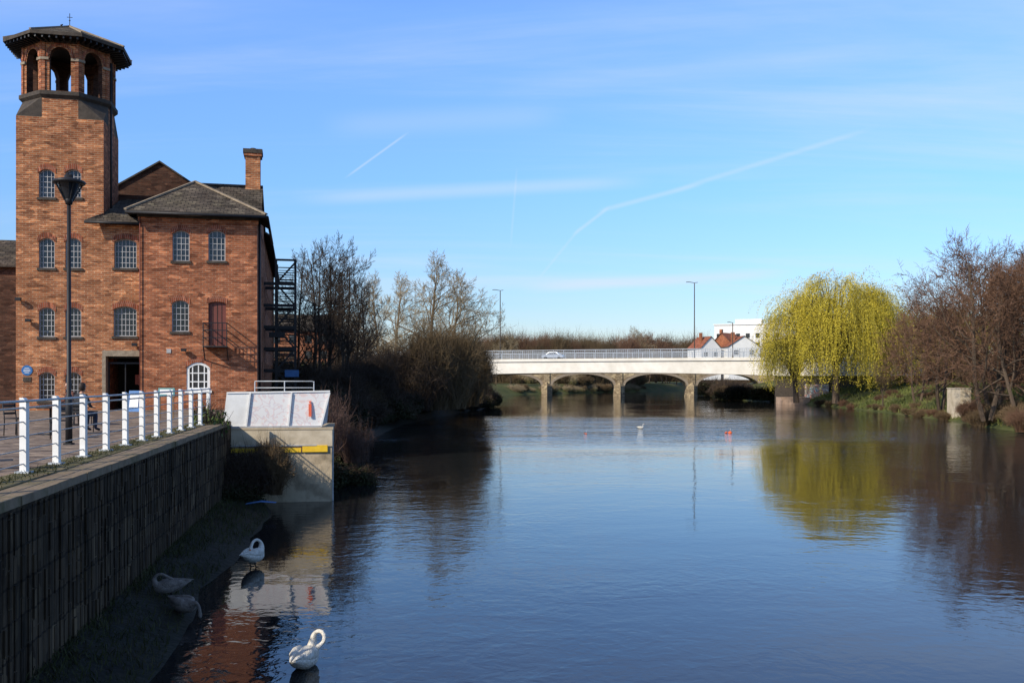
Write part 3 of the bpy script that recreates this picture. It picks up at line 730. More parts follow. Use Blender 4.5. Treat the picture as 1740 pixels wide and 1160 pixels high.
# ---------------------------------------------------------------- swans
def swan(x,y,z,rz,neck,mat,sc=1.0,raise_=0):
    e=empty('swan',(x,y,z),rz); e.scale=(sc,sc,sc); m=MB()
    st=[(.52,.25,.02,.012),(.46,.235,.06,.03),(.36,.205,.115,.065),(.22,.17,.17,.12),(.05,.145,.205,.16),(-.12,.14,.205,.17),(-.25,.155,.17,.16),(-.34,.18,.115,.125),(-.40,.21,.05,.06)]
    m.tube([(0,a,b) for a,b,_,_ in st],[(c,d) for _,_,c,d in st],mat,18)
    for sx in (-1,1):
        m.tube([(sx*.10,-.26,.20),(sx*.135,-.16,.225),(sx*.145,.0,.235),(sx*.12,.18,.245),(sx*.075,.33,.255),(sx*.045,.43,.262)],[(.02,.03),(.07,.10),(.08,.105),(.068,.08),(.04,.045),(.008,.01)],mat,14)
        for k in range(6):
            y0=.02+.06*k; m.tube([(sx*(.15-.008*k),y0,.31-.006*k),(sx*(.10-.012*k),y0+.16,.315-.008*k),(sx*(.05-.006*k),y0+.27,.285-.004*k)],[(.012,.02),(.022,.012),(.004,.003)],mat,6)
    nk=[Vector(p) for p in neck]
    P=[nk[0]*2-nk[1]]+nk+[nk[-1]*2-nk[-2]]; Q=[]
    for i in range(1,len(P)-2):
        for t in (0,.33,.66):
            a,b,c,d=P[i-1],P[i],P[i+1],P[i+2]
            Q.append(.5*((2*b)+(c-a)*t+(2*a-5*b+4*c-d)*t*t+(3*b-a-3*c+d)*t**3))
    Q.append(nk[-1]); n=len(Q)
    m.tube(Q,[.034+.07*max(0,1-2.6*i/n)**1.4 for i in range(n)],mat,12)
    m.build('body_and_neck',e)
    h=MB(); a=Q[-1]; d=(a-Q[-2]).normalized()
    h.tube([a-d*.04,a,a+d*.04,a+d*.08,a+d*.10],[.03,.042,.042,.032,.022],mat,12)
    h.tube([a+d*.09,a+d*.13,a+d*.19],[(.024,.022),(.019,.014),(.012,.007)],'beak' if mat=='feather' else 'black',8)
    h.tube([a+d*.085+Vector((0,0,.018)),a+d*.11+Vector((0,0,.02))],[.014,.008],'black',6)
    h.build('head_and_bill',e)
    if raise_:
        l=MB()
        for sx in (-.07,.07):
            l.tube([(sx,.0,.05),(sx,.02,-raise_*.5),(sx,-.01,-raise_)],[.03,.016,.014],'black',6)
            for a_ in (-.5,0,.5): l.tube([(sx,-.01,-raise_),(sx+.1*math.sin(a_),-.01-.1*math.cos(a_),-raise_)],[.012,.005],'black',5)
        l.build('legs',e)
hook=[(-.02,-.30,.20),(-.03,-.34,.34),(-.06,-.32,.46),(-.13,-.29,.53),(-.22,-.26,.53),(-.27,-.23,.46),(-.26,-.20,.38),(-.20,-.17,.32)]
upr=[(0,-.34,.2),(0,-.40,.32),(0,-.38,.44),(0,-.37,.53),(0,-.40,.60),(0,-.46,.61)]
rest=[(0,-.34,.20),(0,-.40,.32),(.02,-.37,.44),(.06,-.28,.50),(.09,-.17,.47),(.08,-.08,.41),(.06,-.01,.36)]
feed=[(0,-.34,.18),(0,-.46,.24),(0,-.55,.22),(0,-.61,.13),(0,-.63,.03)]
swan(-3.17,14.35,0.0,math.radians(172),hook,'feather',.92)
swan(-6.05,22.0,.12,math.radians(165),rest,'feather',.95,.12)
swan(-6.05,17.3,.14,math.radians(55),feed,'feathergrey',.8,.14)
swan(-6.6,18.2,.28,math.radians(-60),rest,'feathergrey',.75,.1)
swan(11.3,83,.0,1.2,upr,'feather',.62)
for (bx,by,s_) in ((17.6,76,.2),(5.9,75,.08)):
    e=empty('mooring_buoy',(bx,by,0)); m=MB(); m.lathe((0,0,0),[(0,-.3*s_),(.7*s_,-.2*s_),(.9*s_,.1*s_),(.7*s_,.5*s_),(.25*s_,.75*s_),(.1*s_,1.0*s_),(0,1.0*s_)],'buoy',14)
    m.tube([(0,0,s_),(.05,0,s_+.1),(0,0,s_+.2)],.02,'grey',5); m.tube([(-2.0*s_,.1,.02),(-1.1*s_,0,.08)],[.2*s_,.35*s_],'buoy',8); m.build('float',e)
e=empty('blue_sheet',(-8.15,30.6,.35),.3); m=MB()
m.add([(-.5,-.1,0),(0,-.14,.06),(.45,-.05,.0),(.5,.08,.02),(0,.1,.09),(-.45,.08,.02)],[(0,1,4,5),(1,2,3,4)],'blue'); m.build('sheet',e)

# ---------------------------------------------------------------- road bridge
bg=empty('road_bridge'); m=MB()
BL=Vector((-75,200,0)); BR=Vector((85,155,0))
bd=(BR-BL).normalized(); bn=Vector((-bd.y,bd.x,0))
def bp_(s,off,z): q=BL+bd*s+bn*off; return (q.x,q.y,z)
Lb=(BR-BL).length
def topz(s): return 7.65+.45*s/Lb+.25*math.sin(math.pi*min(1,max(0,s/Lb)))
sA,sB=62.,126.
def botz(s):
    t=(s-sA)/(sB-sA); 
    if t<0 or t>1: return 4.9
    return 4.9+.6*math.sin(math.pi*t)**.8
ss_=np.linspace(0,Lb,60)
for i in range(59):
    a,b=ss_[i],ss_[i+1]
    m.face([bp_(a,0,botz(a)),bp_(b,0,botz(b)),bp_(b,0,topz(b)-.55),bp_(a,0,topz(a)-.55)],'fascia')
    m.face([bp_(a,-.25,topz(a)-.55),bp_(b,-.25,topz(b)-.55),bp_(b,-.25,topz(b)),bp_(a,-.25,topz(a))],'fascia')
    m.face([bp_(a,-.25,topz(a)-.55),bp_(a,0,topz(a)-.55),bp_(b,0,topz(b)-.55),bp_(b,-.25,topz(b)-.55)],'conc')
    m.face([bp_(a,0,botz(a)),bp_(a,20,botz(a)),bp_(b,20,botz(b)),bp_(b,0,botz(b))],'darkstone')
    m.face([bp_(a,20,botz(a)),bp_(a,20,topz(a)),bp_(b,20,topz(b)),bp_(b,20,botz(b))],'fascia')
    m.face([bp_(a,-.25,topz(a)),bp_(b,-.25,topz(b)),bp_(b,20,topz(b)),bp_(a,20,topz(a))],'asphalt')
m.build('deck',bg)
m=MB()
for s0,s1 in ((30,sA),(sB,Lb)):
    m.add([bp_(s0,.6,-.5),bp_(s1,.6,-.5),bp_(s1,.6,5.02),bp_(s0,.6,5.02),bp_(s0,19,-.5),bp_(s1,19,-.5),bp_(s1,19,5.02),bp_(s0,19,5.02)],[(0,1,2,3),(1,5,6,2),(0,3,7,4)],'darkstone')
m.build('abutments',bg)
m=MB()
PH=1.6
for off in (-.1,19.7):
    for k in range(5):
        z=.3+k*.32
        for i in range(0,59,1):
            a,b=ss_[i],ss_[i+1]; m.beam(bp_(a,off,topz(a)+z),bp_(b,off,topz(b)+z),.06 if k<4 else .12,.07 if k<4 else .13,'grey')
    s=0
    while s<Lb:
        m.beam(bp_(s,off,topz(s)),bp_(s,off,topz(s)+PH),.12,.12,'grey'); s+=2.0
    s=0
    while s<Lb and off<0:
        m.beam(bp_(s,off+.02,topz(s)+.2),bp_(s,off+.02,topz(s)+PH),.04,.04,'grey'); s+=.4
m.build('parapet_rails',bg)
m=MB(); m.face([bp_(sB+5,-.6,.9),bp_(sB+9,-.6,.9),bp_(sB+9,-.6,3.4),bp_(sB+5,-.6,3.4)],'graffiti'); m.build('graffiti_panel',bg)
ld=MB(); ld.box(46,51.0,161,164,-.5,1.2,'pinkconc'); ld.build('river_ledge')
def blamp(s,h,off,sc=1):
    q=bp_(s,off,topz(s)); e=empty('street_lamp',q); m=MB()
    m.tube([(0,0,0),(0,0,h*.12),(0,0,h*.13),(0,0,h)],[.14,.14,.10,.08],'darkstone',8)
    m.tube([(-.1,0,h-.02),(-.9*sc,0,h+.12),(-1.5*sc,0,h+.1)],[(.05,.05),(.09,.06),(.14,.06)],'darkstone',8)
    if sc>.8: m.tube([(.1,0,h-.02),(.6*sc,0,h+.05)],[(.05,.05),(.1,.05)],'darkstone',8)
    m.build('column_and_lantern',e)
def s_at(px,off):
    k=(px-870)/F
    return (k*(BL.y+bn.y*off)-BL.x-bn.x*off)/(bd.x-k*bd.y)
blamp(s_at(850,1),13.2,1); blamp(s_at(1180,1),13.6,1); blamp(s_at(1245,19),7.3,19,.7)
def car(s,off):
    q=bp_(s,off,topz(s)+.0); e=empty('car',q,math.atan2(bd.y,bd.x)); m=MB()
    pr=[(-2.1,.35),(-2.15,.75),(-1.95,.95),(-1.3,1.05),(-.8,1.45),(.7,1.5),(1.35,1.1),(2.0,.98),(2.15,.6),(2.1,.35)]
    n=len(pr)
    vs=[(x,-.85+(.12 if z>1.2 else 0),z) for x,z in pr]+[(x,.85-(.12 if z>1.2 else 0),z) for x,z in pr]
    m.add(vs,[tuple(range(n)),tuple(range(2*n-1,n-1,-1))]+[(i,i+n,(i+1)%n+n,(i+1)%n) for i in range(n)],'carpaint'); m.build('bodyshell',e)
    m=MB(); m.add([(-1.15,-.86,1.02),(-.72,-.78,1.38),(.65,-.78,1.42),(1.15,-.86,1.05)],[(0,1,2,3)],'glass'); m.build('side_glass',e)
    m=MB()
    for x in (-1.35,1.35):
        for y in (-.86,.7): m.tube([(x,y-.02,.33),(x,y+.16,.33)],.33,'black',16)
    m.build('wheels',e)
car(s_at(940,9),9)

sb=empty('stone_arch_bridge'); m=MB()
oy=228
aops=[]
for k in range(-1,4):
    x0=7.0+17.6*(k-1)+1.0+1.4; aops.append((x0,x0+17.6-2.0,-1,5.5,3.3))
wall(m,-40,95,-1,8.2,oy,aops,'oldstone',depth=5,rnd=True,n=22)
m.face([(-40,oy+5.2,6.4),(-40,oy+5.2,8.2),(95,oy+5.2,8.2),(95,oy+5.2,6.4)],'oldstone')
m.box(-40,95,oy-.25,oy,7.2,7.5,'stone'); m.box(-40,95,oy+.01,oy+.4,8.2,9.1,'oldstone')
m.build('spandrel_walls',sb)
m=MB()
for k in range(-1,5):
    xc=7.0+17.6*(k-1)+1.4
    m.add([(xc-1.3,oy-.01,-1),(xc,oy-2.4,-1),(xc+1.3,oy-.01,-1),(xc-1.3,oy-.01,2.6),(xc,oy-2.4,2.6),(xc+1.3,oy-.01,2.6),(xc,oy-.01,3.8)],[(0,1,4,3),(1,2,5,4),(3,4,6),(4,5,6)],'oldstone')
    m.box(xc-.7,xc+.7,oy-.3,oy-.02,2.6,7.2,'oldstone')
for a,b,c,d,r_ in aops:
    P=prof(a,b,d,r_,True,22); P2=prof(a-.6,b+.6,d+.6,r_+.6,True,22)
    for i in range(22): m.add([(P[i][0],oy-.06,P[i][1]),(P[i+1][0],oy-.06,P[i+1][1]),(P2[i+1][0],oy-.06,P2[i+1][1]),(P2[i][0],oy-.06,P2[i][1])],[(0,1,2,3)],'stone')
m.build('cutwaters_and_arch_rings',sb)
m=MB(); m.box(46.2,47.3,97,100,-.4,3.35,'cream'); m.box(46.15,47.35,96.95,100.05,3.35,3.43,'cream'); m.build('concrete_pillar')

# ---------------------------------------------------------------- background buildings
ap_=empty('apartment_block',(82,325,4),-.35); m=MB()
mo=[]
for f_ in range(5):
    for k in range(7): mo.append((-12+k*3.3+.8,-12+k*3.3+2.2,9.2+f_*3.2-7.6,9.2+f_*3.2-6.0,0))
wall(m,-12,12,0,19.0,0,mo,'plaster',depth=.3); m.box(-11.9,11.9,.35,12,0,18.9,'glass'); m.box(-12.3,12.3,-.3,12.3,19.0,19.4,'plaster')
m.box(12,16,1,12,0,16.0,'plaster'); m.box(-5,4,1,9,19.4,21,'plaster'); m.box(6,9,1,6,19.4,20.4,'frame')
for k in range(5): m.box(12.6,15.4,.9,1,2+k*3,3+k*3,'glass')
m.build('walls_and_windows',ap_)
def gabled_house(x,y,rz,w,eh,rh,wm_,rm_,name):
    hs=empty(name,(x,y,4),rz); m=MB()
    ho=[(sx*w*.25-.75,sx*w*.25+.75,z_,z_+1.5,0) for sx in (-1,1) for z_ in (eh-2.6,eh-6)]
    wall(m,-w/2,w/2,0,eh,0,ho,wm_); m.face([(-w/2,0,eh),(w/2,0,eh),(0,0,eh+rh)],wm_); m.face([(w/2,0,0),(w/2,9,0),(w/2,9,eh),(w/2,0,eh)],wm_); m.face([(-w/2,0,0),(-w/2,0,eh),(-w/2,9,eh),(-w/2,9,0)],wm_)
    m.face([(-w/2,.2,1),(w/2,.2,1),(w/2,.2,eh-.5),(-w/2,.2,eh-.5)],'glass')
    slab(m,[(-w/2-.4,-.3,eh-.2),(0,-.3,eh+rh+.05),(0,9,eh+rh+.05),(-w/2-.4,9,eh-.2)],.15,rm_); slab(m,[(0,-.3,eh+rh+.05),(w/2+.4,-.3,eh-.2),(w/2+.4,9,eh-.2),(0,9,eh+rh+.05)],.15,rm_)
    m.box(-w*.3,-w*.2,3,4,eh,eh+rh+1.4,'brick_red'); m.build('walls_and_roof',hs)
gabled_house(73,296,.1,10,10.5,3.2,'plaster','arch_brick','white_gabled_house')
gabled_house(63,298,.3,7,10,3.6,'plaster','arch_brick','white_gabled_house')
gabled_house(67.5,303,-.7,8,11,4,'brick_red','arch_brick','brick_house')
hs=empty('brick_house',(-38,170,4),.1); m=MB(); m.box(-6,6,0,8,0,9,'brick_red'); slab(m,[(-6.4,-.4,9),(6.4,-.4,9),(6.4,4,12),(-6.4,4,12)],.2,'slate'); slab(m,[(-6.4,4,12),(6.4,4,12),(6.4,8.4,9),(-6.4,8.4,9)],.2,'slate')
for f_ in range(3):
    for k in range(4): m.box(-5+k*2.8,-3.8+k*2.8,-.05,.02,1.2+f_*2.8,2.6+f_*2.8,'glass')
m.build('walls_and_roof',hs)

# ---------------------------------------------------------------- vegetation
class Veg:
    def __init__(s): s.v=[];s.f=[];s.m=[];s.n=0
    def seg(s,p0,p1,r0,r1,mi,sides=3):
        d=p1-p0; L=np.linalg.norm(d)+1e-9; d=d/L
        a=np.array([0,0,1.]) if abs(d[2])<.9 else np.array([1.,0,0])
        x=np.cross(d,a); x/=np.linalg.norm(x); y=np.cross(d,x)
        for p,r in ((p0,r0),(p1,r1)):
            for k in range(sides):
                t=2*math.pi*k/sides; q=p+(x*math.cos(t)+y*math.sin(t))*r; s.v.append((q[0],q[1],q[2]))
        for k in range(sides): s.f.append((s.n+k,s.n+(k+1)%sides,s.n+sides+(k+1)%sides,s.n+sides+k)); s.m.append(mi)
        s.n+=2*sides
    def ribbon(s,pts,w,mi):
        a=np.random.randn(3); d=pts[-1]-pts[0]; x=np.cross(d,a); x/=np.linalg.norm(x)+1e-9
        k=len(pts)
        for i,p in enumerate(pts):
            ww=w*(1-.7*i/(k-1)); 
            for sg in (-1,1): q=p+x*sg*ww; s.v.append((q[0],q[1],q[2]))
        for i in range(k-1): s.f.append((s.n+2*i,s.n+2*i+1,s.n+2*i+3,s.n+2*i+2)); s.m.append(mi)
        s.n+=2*k
    def leaf(s,p,L,w,mi,d=None):
        if d is None: d=np.random.randn(3); 
        d=d/(np.linalg.norm(d)+1e-9); x=np.cross(d,np.random.randn(3)); x/=np.linalg.norm(x)+1e-9
        a=p-d*L/2;b=p+x*w/2;c=p+d*L/2;e=p-x*w/2
        for q in (a,b,c,e): s.v.append((q[0],q[1],q[2]))
        s.f.append((s.n,s.n+1,s.n+2,s.n+3)); s.m.append(mi); s.n+=4
    def mesh(s,name,mats):
        me=bpy.data.meshes.new(name); me.from_pydata(s.v,[],s.f)
        for k in mats: me.materials.append(M[k])
        me.polygons.foreach_set('material_index',s.m); me.update(); return me
def nrm(v): return v/(np.linalg.norm(v)+1e-9)
def tree_mesh(name,H,mats,kids=(9,6,5,5),spread=.75,trunk=.28,r0=.22,twig=.013,trop=.12,stems=1,seed=1,lenf=.5,wig=.22,lean=.25):
    random.seed(seed); np.random.seed(seed); V=Veg()
    def grow(p,d,L,r,lv):
        nseg=[7,5,4,3,2][lv]; pts=[p.copy()]; q=p.copy(); dd=d.copy()
        for i in range(nseg):
            dd=nrm(dd+np.random.randn(3)*wig*(.35 if lv==0 else 1)/ (1.2) +np.array([0,0,trop*(1 if lv else .6)]))
            q=q+dd*L/nseg; pts.append(q.copy())
        rr=[r*(1-.72*i/nseg) for i in range(nseg+1)]
        mi=0 if lv<2 else 1
        if lv>=3:
            V.ribbon(pts,max(r,twig),1)
        else:
            for i in range(nseg): V.seg(pts[i],pts[i+1],rr[i],rr[i+1],mi,6 if lv==0 else (4 if lv==1 else 3))
        if lv<len(kids):
            n=kids[lv]
            for k in range(n):
                t=(trunk if lv==0 else .2)+(1-(trunk if lv==0 else .2))*((k+R())/n)
                i=min(nseg-1,int(t*nseg)); f=t*nseg-i; b=pts[i]*(1-f)+pts[i+1]*f
                ax=nrm(pts[i+1]-pts[i]); o=np.random.randn(3); o=nrm(o-ax*o.dot(ax))
                sp=spread*U(.7,1.25); nd=nrm(ax*math.cos(sp)+o*math.sin(sp))
                cl=L*(lenf if lv==0 else .55)*(1.15-.6*t)*U(.75,1.25)
                grow(b,nd,cl,max(rr[i]*.55,twig),lv+1)
            if lv>0: grow(pts[-1],dd,L*.4,max(rr[-1],twig),lv+1)
    for sI in range(stems):
        a=sI*2.4; d=nrm(np.array([math.cos(a)*lean*(stems>1),math.sin(a)*lean*(stems>1),1]))
        grow(np.array([math.cos(a)*.3*(stems>1),math.sin(a)*.3*(stems>1),-.3]),d,H*.82*U(.88,1.0),r0*(1 if stems==1 else .75),0)
    zm=max(v[2] for v in V.v); V.v=[(x*H/zm,y*H/zm,z*H/zm) for x,y,z in V.v]
    return V.mesh(name,mats)
def bush_mesh(name,mats,n=1400,leaves=0,seed=3,w=.012,leafs=.12,flat=.8,tw=2,nl=8):
    random.seed(seed); np.random.seed(seed); V=Veg()
    lob=[(np.array([U(-.65,.65),U(-.65,.65),U(.1,.45)]),U(.35,.6)) for _ in range(nl)]
    for k in range(n):
        c,rr=lob[int(R()*nl)]
        b=np.array([c[0]*.7+U(-.2,.2),c[1]*.7+U(-.2,.2),0]); 
        d=nrm(np.random.randn(3)); d[2]=abs(d[2]); t=c+d*rr*U(.6,1.22)*np.array([1,1,flat]); t[2]+=.15
        mid=(b+t)/2+np.random.randn(3)*.10+np.array([0,0,.12])
        V.ribbon([b,mid,t,t+np.random.randn(3)*.14+np.array([0,0,-.03])],w,0)
        for _ in range(tw):
            q=mid*.4+t*.6+np.random.randn(3)*.03; V.ribbon([q,q+np.random.randn(3)*.14],w*.7,0)
    for k in range(leaves):
        c,rr=lob[int(R()*nl)]; d=nrm(np.random.randn(3)); 
        t=c+d*rr*(R()**.33)*np.array([1,1,flat]); t[2]=abs(t[2])
        V.leaf(t,leafs*U(.6,1.3),leafs*.6,1)
    return V.mesh(name,mats)
def place(mesh,name,loc,s=1,rz=None,parent=None,sz=None):
    o=bpy.data.objects.new(name,mesh); o.location=loc; o.rotation_euler=(0,0,U(0,6.28) if rz is None else rz)
    o.scale=(s,s,sz or s); scene.collection.objects.link(o)
    if parent: o.parent=parent
    return o
tA=tree_mesh('bare_tree_dark',15,['twig_dark','twig_dark'],kids=(18,6,4,4),spread=.75,trunk=.2,r0=.19,twig=.016,stems=2,seed=11,lenf=.28,trop=.10,lean=.10)
tB=tree_mesh('bare_tree_light',15,['twig_brown','twig_light'],kids=(13,8,6,5),spread=.8,trunk=.2,r0=.25,twig=.019,seed=12,lenf=.5,trop=.05)
tC=tree_mesh('bare_tree_red',15,['bark','twig_red'],kids=(13,8,6,5),spread=.9,trunk=.14,r0=.26,twig=.018,stems=2,seed=17,lenf=.50,trop=.06,lean=.2)
tD=tree_mesh('bare_tree_brown',14,['bark','twig_brown'],kids=(11,7,6,5),spread=.85,trunk=.2,r0=.22,twig=.020,seed=14,lenf=.5,trop=.09)
bA=bush_mesh('bare_shrub',['twig_brown'],n=1500,seed=21,w=.008)
bB=bush_mesh('ivy_bush_shaded',['twig_dark','ivy'],n=500,leaves=5000,seed=22,leafs=.11)
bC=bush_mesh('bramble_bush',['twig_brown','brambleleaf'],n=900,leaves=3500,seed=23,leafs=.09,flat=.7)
bM=bush_mesh('sunlit_bush',['twig_light','sunlit_leaf'],n=700,leaves=3500,seed=29,leafs=.09,flat=.7)
bP=bush_mesh('purple_shrub',['twig_purple'],n=480,seed=24,w=.006)
bD=bush_mesh('shaded_shrub',['twig_dark'],n=1800,seed=25,w=.009)  # shade of the bank put into the dark twig colour
bT=bush_mesh('thicket',['twig_thicket'],n=3200,seed=26,w=.0045,tw=4,nl=12)
bTr=bush_mesh('thicket_red',['twig_red'],n=2600,seed=27,w=.0045,tw=4,nl=12)
bTd=bush_mesh('thicket_shaded',['twig_dark'],n=2800,seed=28,w=.0050,tw=4,nl=12)  # shaded copy of the thicket, shade put into its twig colour

def PX(px,d): return (px-870)/F*d
random.seed(5)
for px,d,top in ((520,76,395),(548,80,385),(583,84,405),(612,94,455),(565,90,420)):
    h=EYE+(643-top)*d/F-2.2; place(tA,'bare_tree',(PX(px,d),d,2.2),h/15)
for px,d,top in ((735,106,418),(770,114,450)):
    h=EYE+(643-top)*d/F-1.8; place(tB,'bare_tree',(PX(px,d),d,1.8),h/15)
for px,d,top,me_ in ((640,128,458,tB),(675,135,455,tB),(605,120,500,tD),(790,118,520,tD),(655,110,560,tD),(815,128,560,tD)):
    h=EYE+(643-top)*d/F-2; place(me_,'bare_tree',(PX(px,d),d,2.0),h/15)
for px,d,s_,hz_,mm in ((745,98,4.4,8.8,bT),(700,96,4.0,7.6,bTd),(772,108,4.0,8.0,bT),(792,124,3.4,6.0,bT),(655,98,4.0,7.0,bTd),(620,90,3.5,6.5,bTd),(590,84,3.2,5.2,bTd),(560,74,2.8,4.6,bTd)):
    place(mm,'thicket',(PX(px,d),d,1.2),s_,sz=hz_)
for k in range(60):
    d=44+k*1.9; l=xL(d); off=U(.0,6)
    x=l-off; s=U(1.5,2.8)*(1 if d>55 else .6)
    place(random.choice([bB,bB,bD,bD,bB]),'riverside_bush',(x,d,min(2.3,.3+off*.45)-.2),s)  # dark bush mass in place of cast shade on the left bank
for k in range(22):
    d=U(84,165); place(random.choice([bD,bB,bT]),'riverside_bush',(xL(d)-U(1.5,6.5),d,.8),U(2.0,3.2))
for k in range(16):
    d=U(70,140); place(random.choice([bB,bD]),'riverside_bush',(xL(d)-U(7,16),d,2.4),U(3,5))
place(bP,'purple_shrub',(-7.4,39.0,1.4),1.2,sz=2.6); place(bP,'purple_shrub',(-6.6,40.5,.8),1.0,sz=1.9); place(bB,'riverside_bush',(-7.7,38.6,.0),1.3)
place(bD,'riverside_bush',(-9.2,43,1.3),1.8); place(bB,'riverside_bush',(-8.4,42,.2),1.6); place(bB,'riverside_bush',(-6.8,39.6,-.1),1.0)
gsm=bush_mesh('green_shrub',['twig_dark','greenleaf'],n=160,leaves=650,seed=31,leafs=.16)
place(gsm,'evergreen_shrub',(-10.0,31.2,2.3),.75,sz=1.6)
place(bA,'bare_shrub',(-8.5,32.6,.4),.9,sz=1.9)
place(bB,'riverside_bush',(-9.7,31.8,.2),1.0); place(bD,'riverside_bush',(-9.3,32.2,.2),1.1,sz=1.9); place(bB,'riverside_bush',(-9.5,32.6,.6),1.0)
for px,d,top,me_ in ((1645,84,368,tC),(1735,82,412,tC),(1690,92,400,tC),(1600,104,455,tC),(1560,118,515,tC),(1700,112,430,tC),(1770,98,400,tC),(1500,122,590,tD),(1800,85,420,tC)):
    x=max(PX(px,d),xR(d)-.6); h=EYE+(643-top)*d/F-1.2; place(me_,'bare_tree',(x,d,1.0),h/15)
for k in range(46):
    d=62+k*2.1; off=U(.0,6) if k%3 else U(0,1.2)
    sc=U(1.2,2.0) if d<96 else U(.5,1.1)
    place(random.choice([bA,bC,bTr,bA]),'riverside_bush',(xR(d)+off,d,max(0,.35*off)-.1),sc)
for k in range(34):
    d=U(75,190); place(random.choice([bA,bC,bT,bTr]),'riverside_bush',(xR(d)+U(11,28),d,3.4),U(2.6,4.8))
for k in range(12):
    d=U(170,222); place(random.choice([bB,bD,bC]),'riverside_bush',(xR(d)-U(-4,5),d,.2),U(2,3.6))  # dark bushes added to fill the shaded opening under the bridge

def willow_mesh(name,Rr,H,seed,mats,nclump=95,dens=1.0):
    random.seed(seed); np.random.seed(seed); V=Veg()
    base=np.array([0,0,-.5]); fork=np.array([.3,0,H*.28])
    V.seg(base,fork,.6,.45,0,8)
    for k in range(nclump):
        a=U(0,2*math.pi); rad=Rr*math.sqrt(R())*U(.82,1.04)
        zt=H*(.50+.48*math.sqrt(max(0,1-min(1,rad/Rr)**2)))*U(.80,1.03)
        c=np.array([math.cos(a)*rad,math.sin(a)*rad,zt])
        midp=fork*.45+c*.55+np.array([0,0,H*.12]); 
        V.seg(fork+np.random.randn(3)*.1,midp,.16,.09,0,4); V.seg(midp,c,.09,.04,0,4)
        n=int(U(16,34)*dens); lr=U(.6,1.4)
        floor=U(.0,3.5) if rad>Rr*.5 else U(2,6)
        outer=np.array([math.cos(a),math.sin(a),0])
        mi=1 if R()<.78 else 2
        cl=U(.5,1.0)
        for j in range(n):
            p=c+np.array([np.random.randn()*lr*.7,np.random.randn()*lr*.7,U(-.6,.6)])
            d=outer*.5+np.array([0,0,.45])+np.random.randn(3)*.3
            L=min(U(3.5,H*.95)*cl,p[2]-floor)
            if L<.5: continue
            step=.36; n_=int(L/step); pts=[p.copy()]
            for i in range(n_):
                d=nrm(d+np.array([0,0,-.30])+np.random.randn(3)*.12); p=p+d*step
                if p[2]<floor: break
                if i%6==5: pts.append(p.copy())
                for _ in range(2):
                    V.leaf(p+np.random.randn(3)*.10,U(.18,.38),U(.05,.11),mi,d+np.random.randn(3)*.6)
            if len(pts)>2: V.ribbon(pts,.012,1)
    return V.mesh(name,mats)
wm=willow_mesh('willow',10.0,19.0,43,['bark','willowleaf','willowgreen'],nclump=120)
place(wm,'willow_tree',(PX(1420,146),146,1.0),1,rz=1.0)
wm2=willow_mesh('willow_small',5.5,12,42,['bark','willowgreen','willowgreen'],nclump=40,dens=.8)
place(wm2,'willow_tree',(PX(1575,150),150,3.0),1.1); place(wm2,'willow_tree',(PX(1660,140),140,3.0),1)
place(wm2,'willow_tree',(PX(1350,150),149,1.0),.85); place(wm2,'willow_tree',(PX(1500,143),143,1.5),.95)

dt=empty('distant_trees')
def clear_river(x,d): return x<xL(d)-4 or x>xR(d)+2
for k in range(46):
    px=600+k*20+U(-8,8); d=U(262,340)
    top=U(562,586)
    if 1060<px<1120: top=552
    if 1195<px<1330: top=600
    h=EYE+(643-top)*d/F-3
    if clear_river(PX(px,d),d): place(random.choice([tD,tD,tC,tB]),'tree',(PX(px,d),d,2.6),h/14.6,parent=dt)
for k in range(14):
    px=1060+k*11+U(-4,4); d=U(352,372); top=U(558,582)
    h=EYE+(643-top)*d/F-3
    if clear_river(PX(px,d),d): place(random.choice([tD,tC]),'tree',(PX(px,d),d,2.6),h/14.6,parent=dt)
for k in range(70):
    px=760+k*9+U(-6,6); d=U(300,345); top=U(568,592) if not 1195<px<1315 else 602
    h=EYE+(643-top)*d/F-2
    if clear_river(PX(px,d),d): place(random.choice([bT,bTr,bTr,bT]),'thicket',(PX(px,d),d,2.4),U(5,9),sz=h,parent=dt)
for k in range(34):   # belt beyond the river's bend
    px=1030+k*12; d=U(440,470); top=U(575,592) if not 1195<px<1315 else 604
    x=PX(px,d); h=EYE+(643-top)*d/F
    place(random.choice([bT,bTr]),'thicket',(x,d,.5),U(9,13),sz=h,parent=dt)
for k in range(60):
    d=U(262,330); x=xL(d)-U(.5,5); place(random.choice([bM,bM,bC]),'hedge',(x,d,.3),U(1.6,3.0),parent=dt)
for k in range(40):
    px=880+k*8; d=U(290,300) if px<1010 else U(318,330)
    x=PX(px,d)
    if x<xL(d)-3: place(random.choice([bM,bC,bM]),'hedge',(x,d,2.2),U(3,5),parent=dt)
for k in range(30):
    d=U(236,330); x=xR(d)+U(-1,5); place(random.choice([bD,bC,bB]),'hedge',(x,d,.2),U(2.5,4.5),parent=dt)
for k in range(30):
    px=1330+k*26; d=U(190,240); place(random.choice([tD,tC]),'tree',(PX(px,d),d,4),U(.6,.85),parent=dt)
for k in range(18):
    px=470+k*17; d=U(150,220); place(random.choice([tD,tA]),'tree',(PX(px,d)-4,d,3),U(.55,.78),parent=dt)

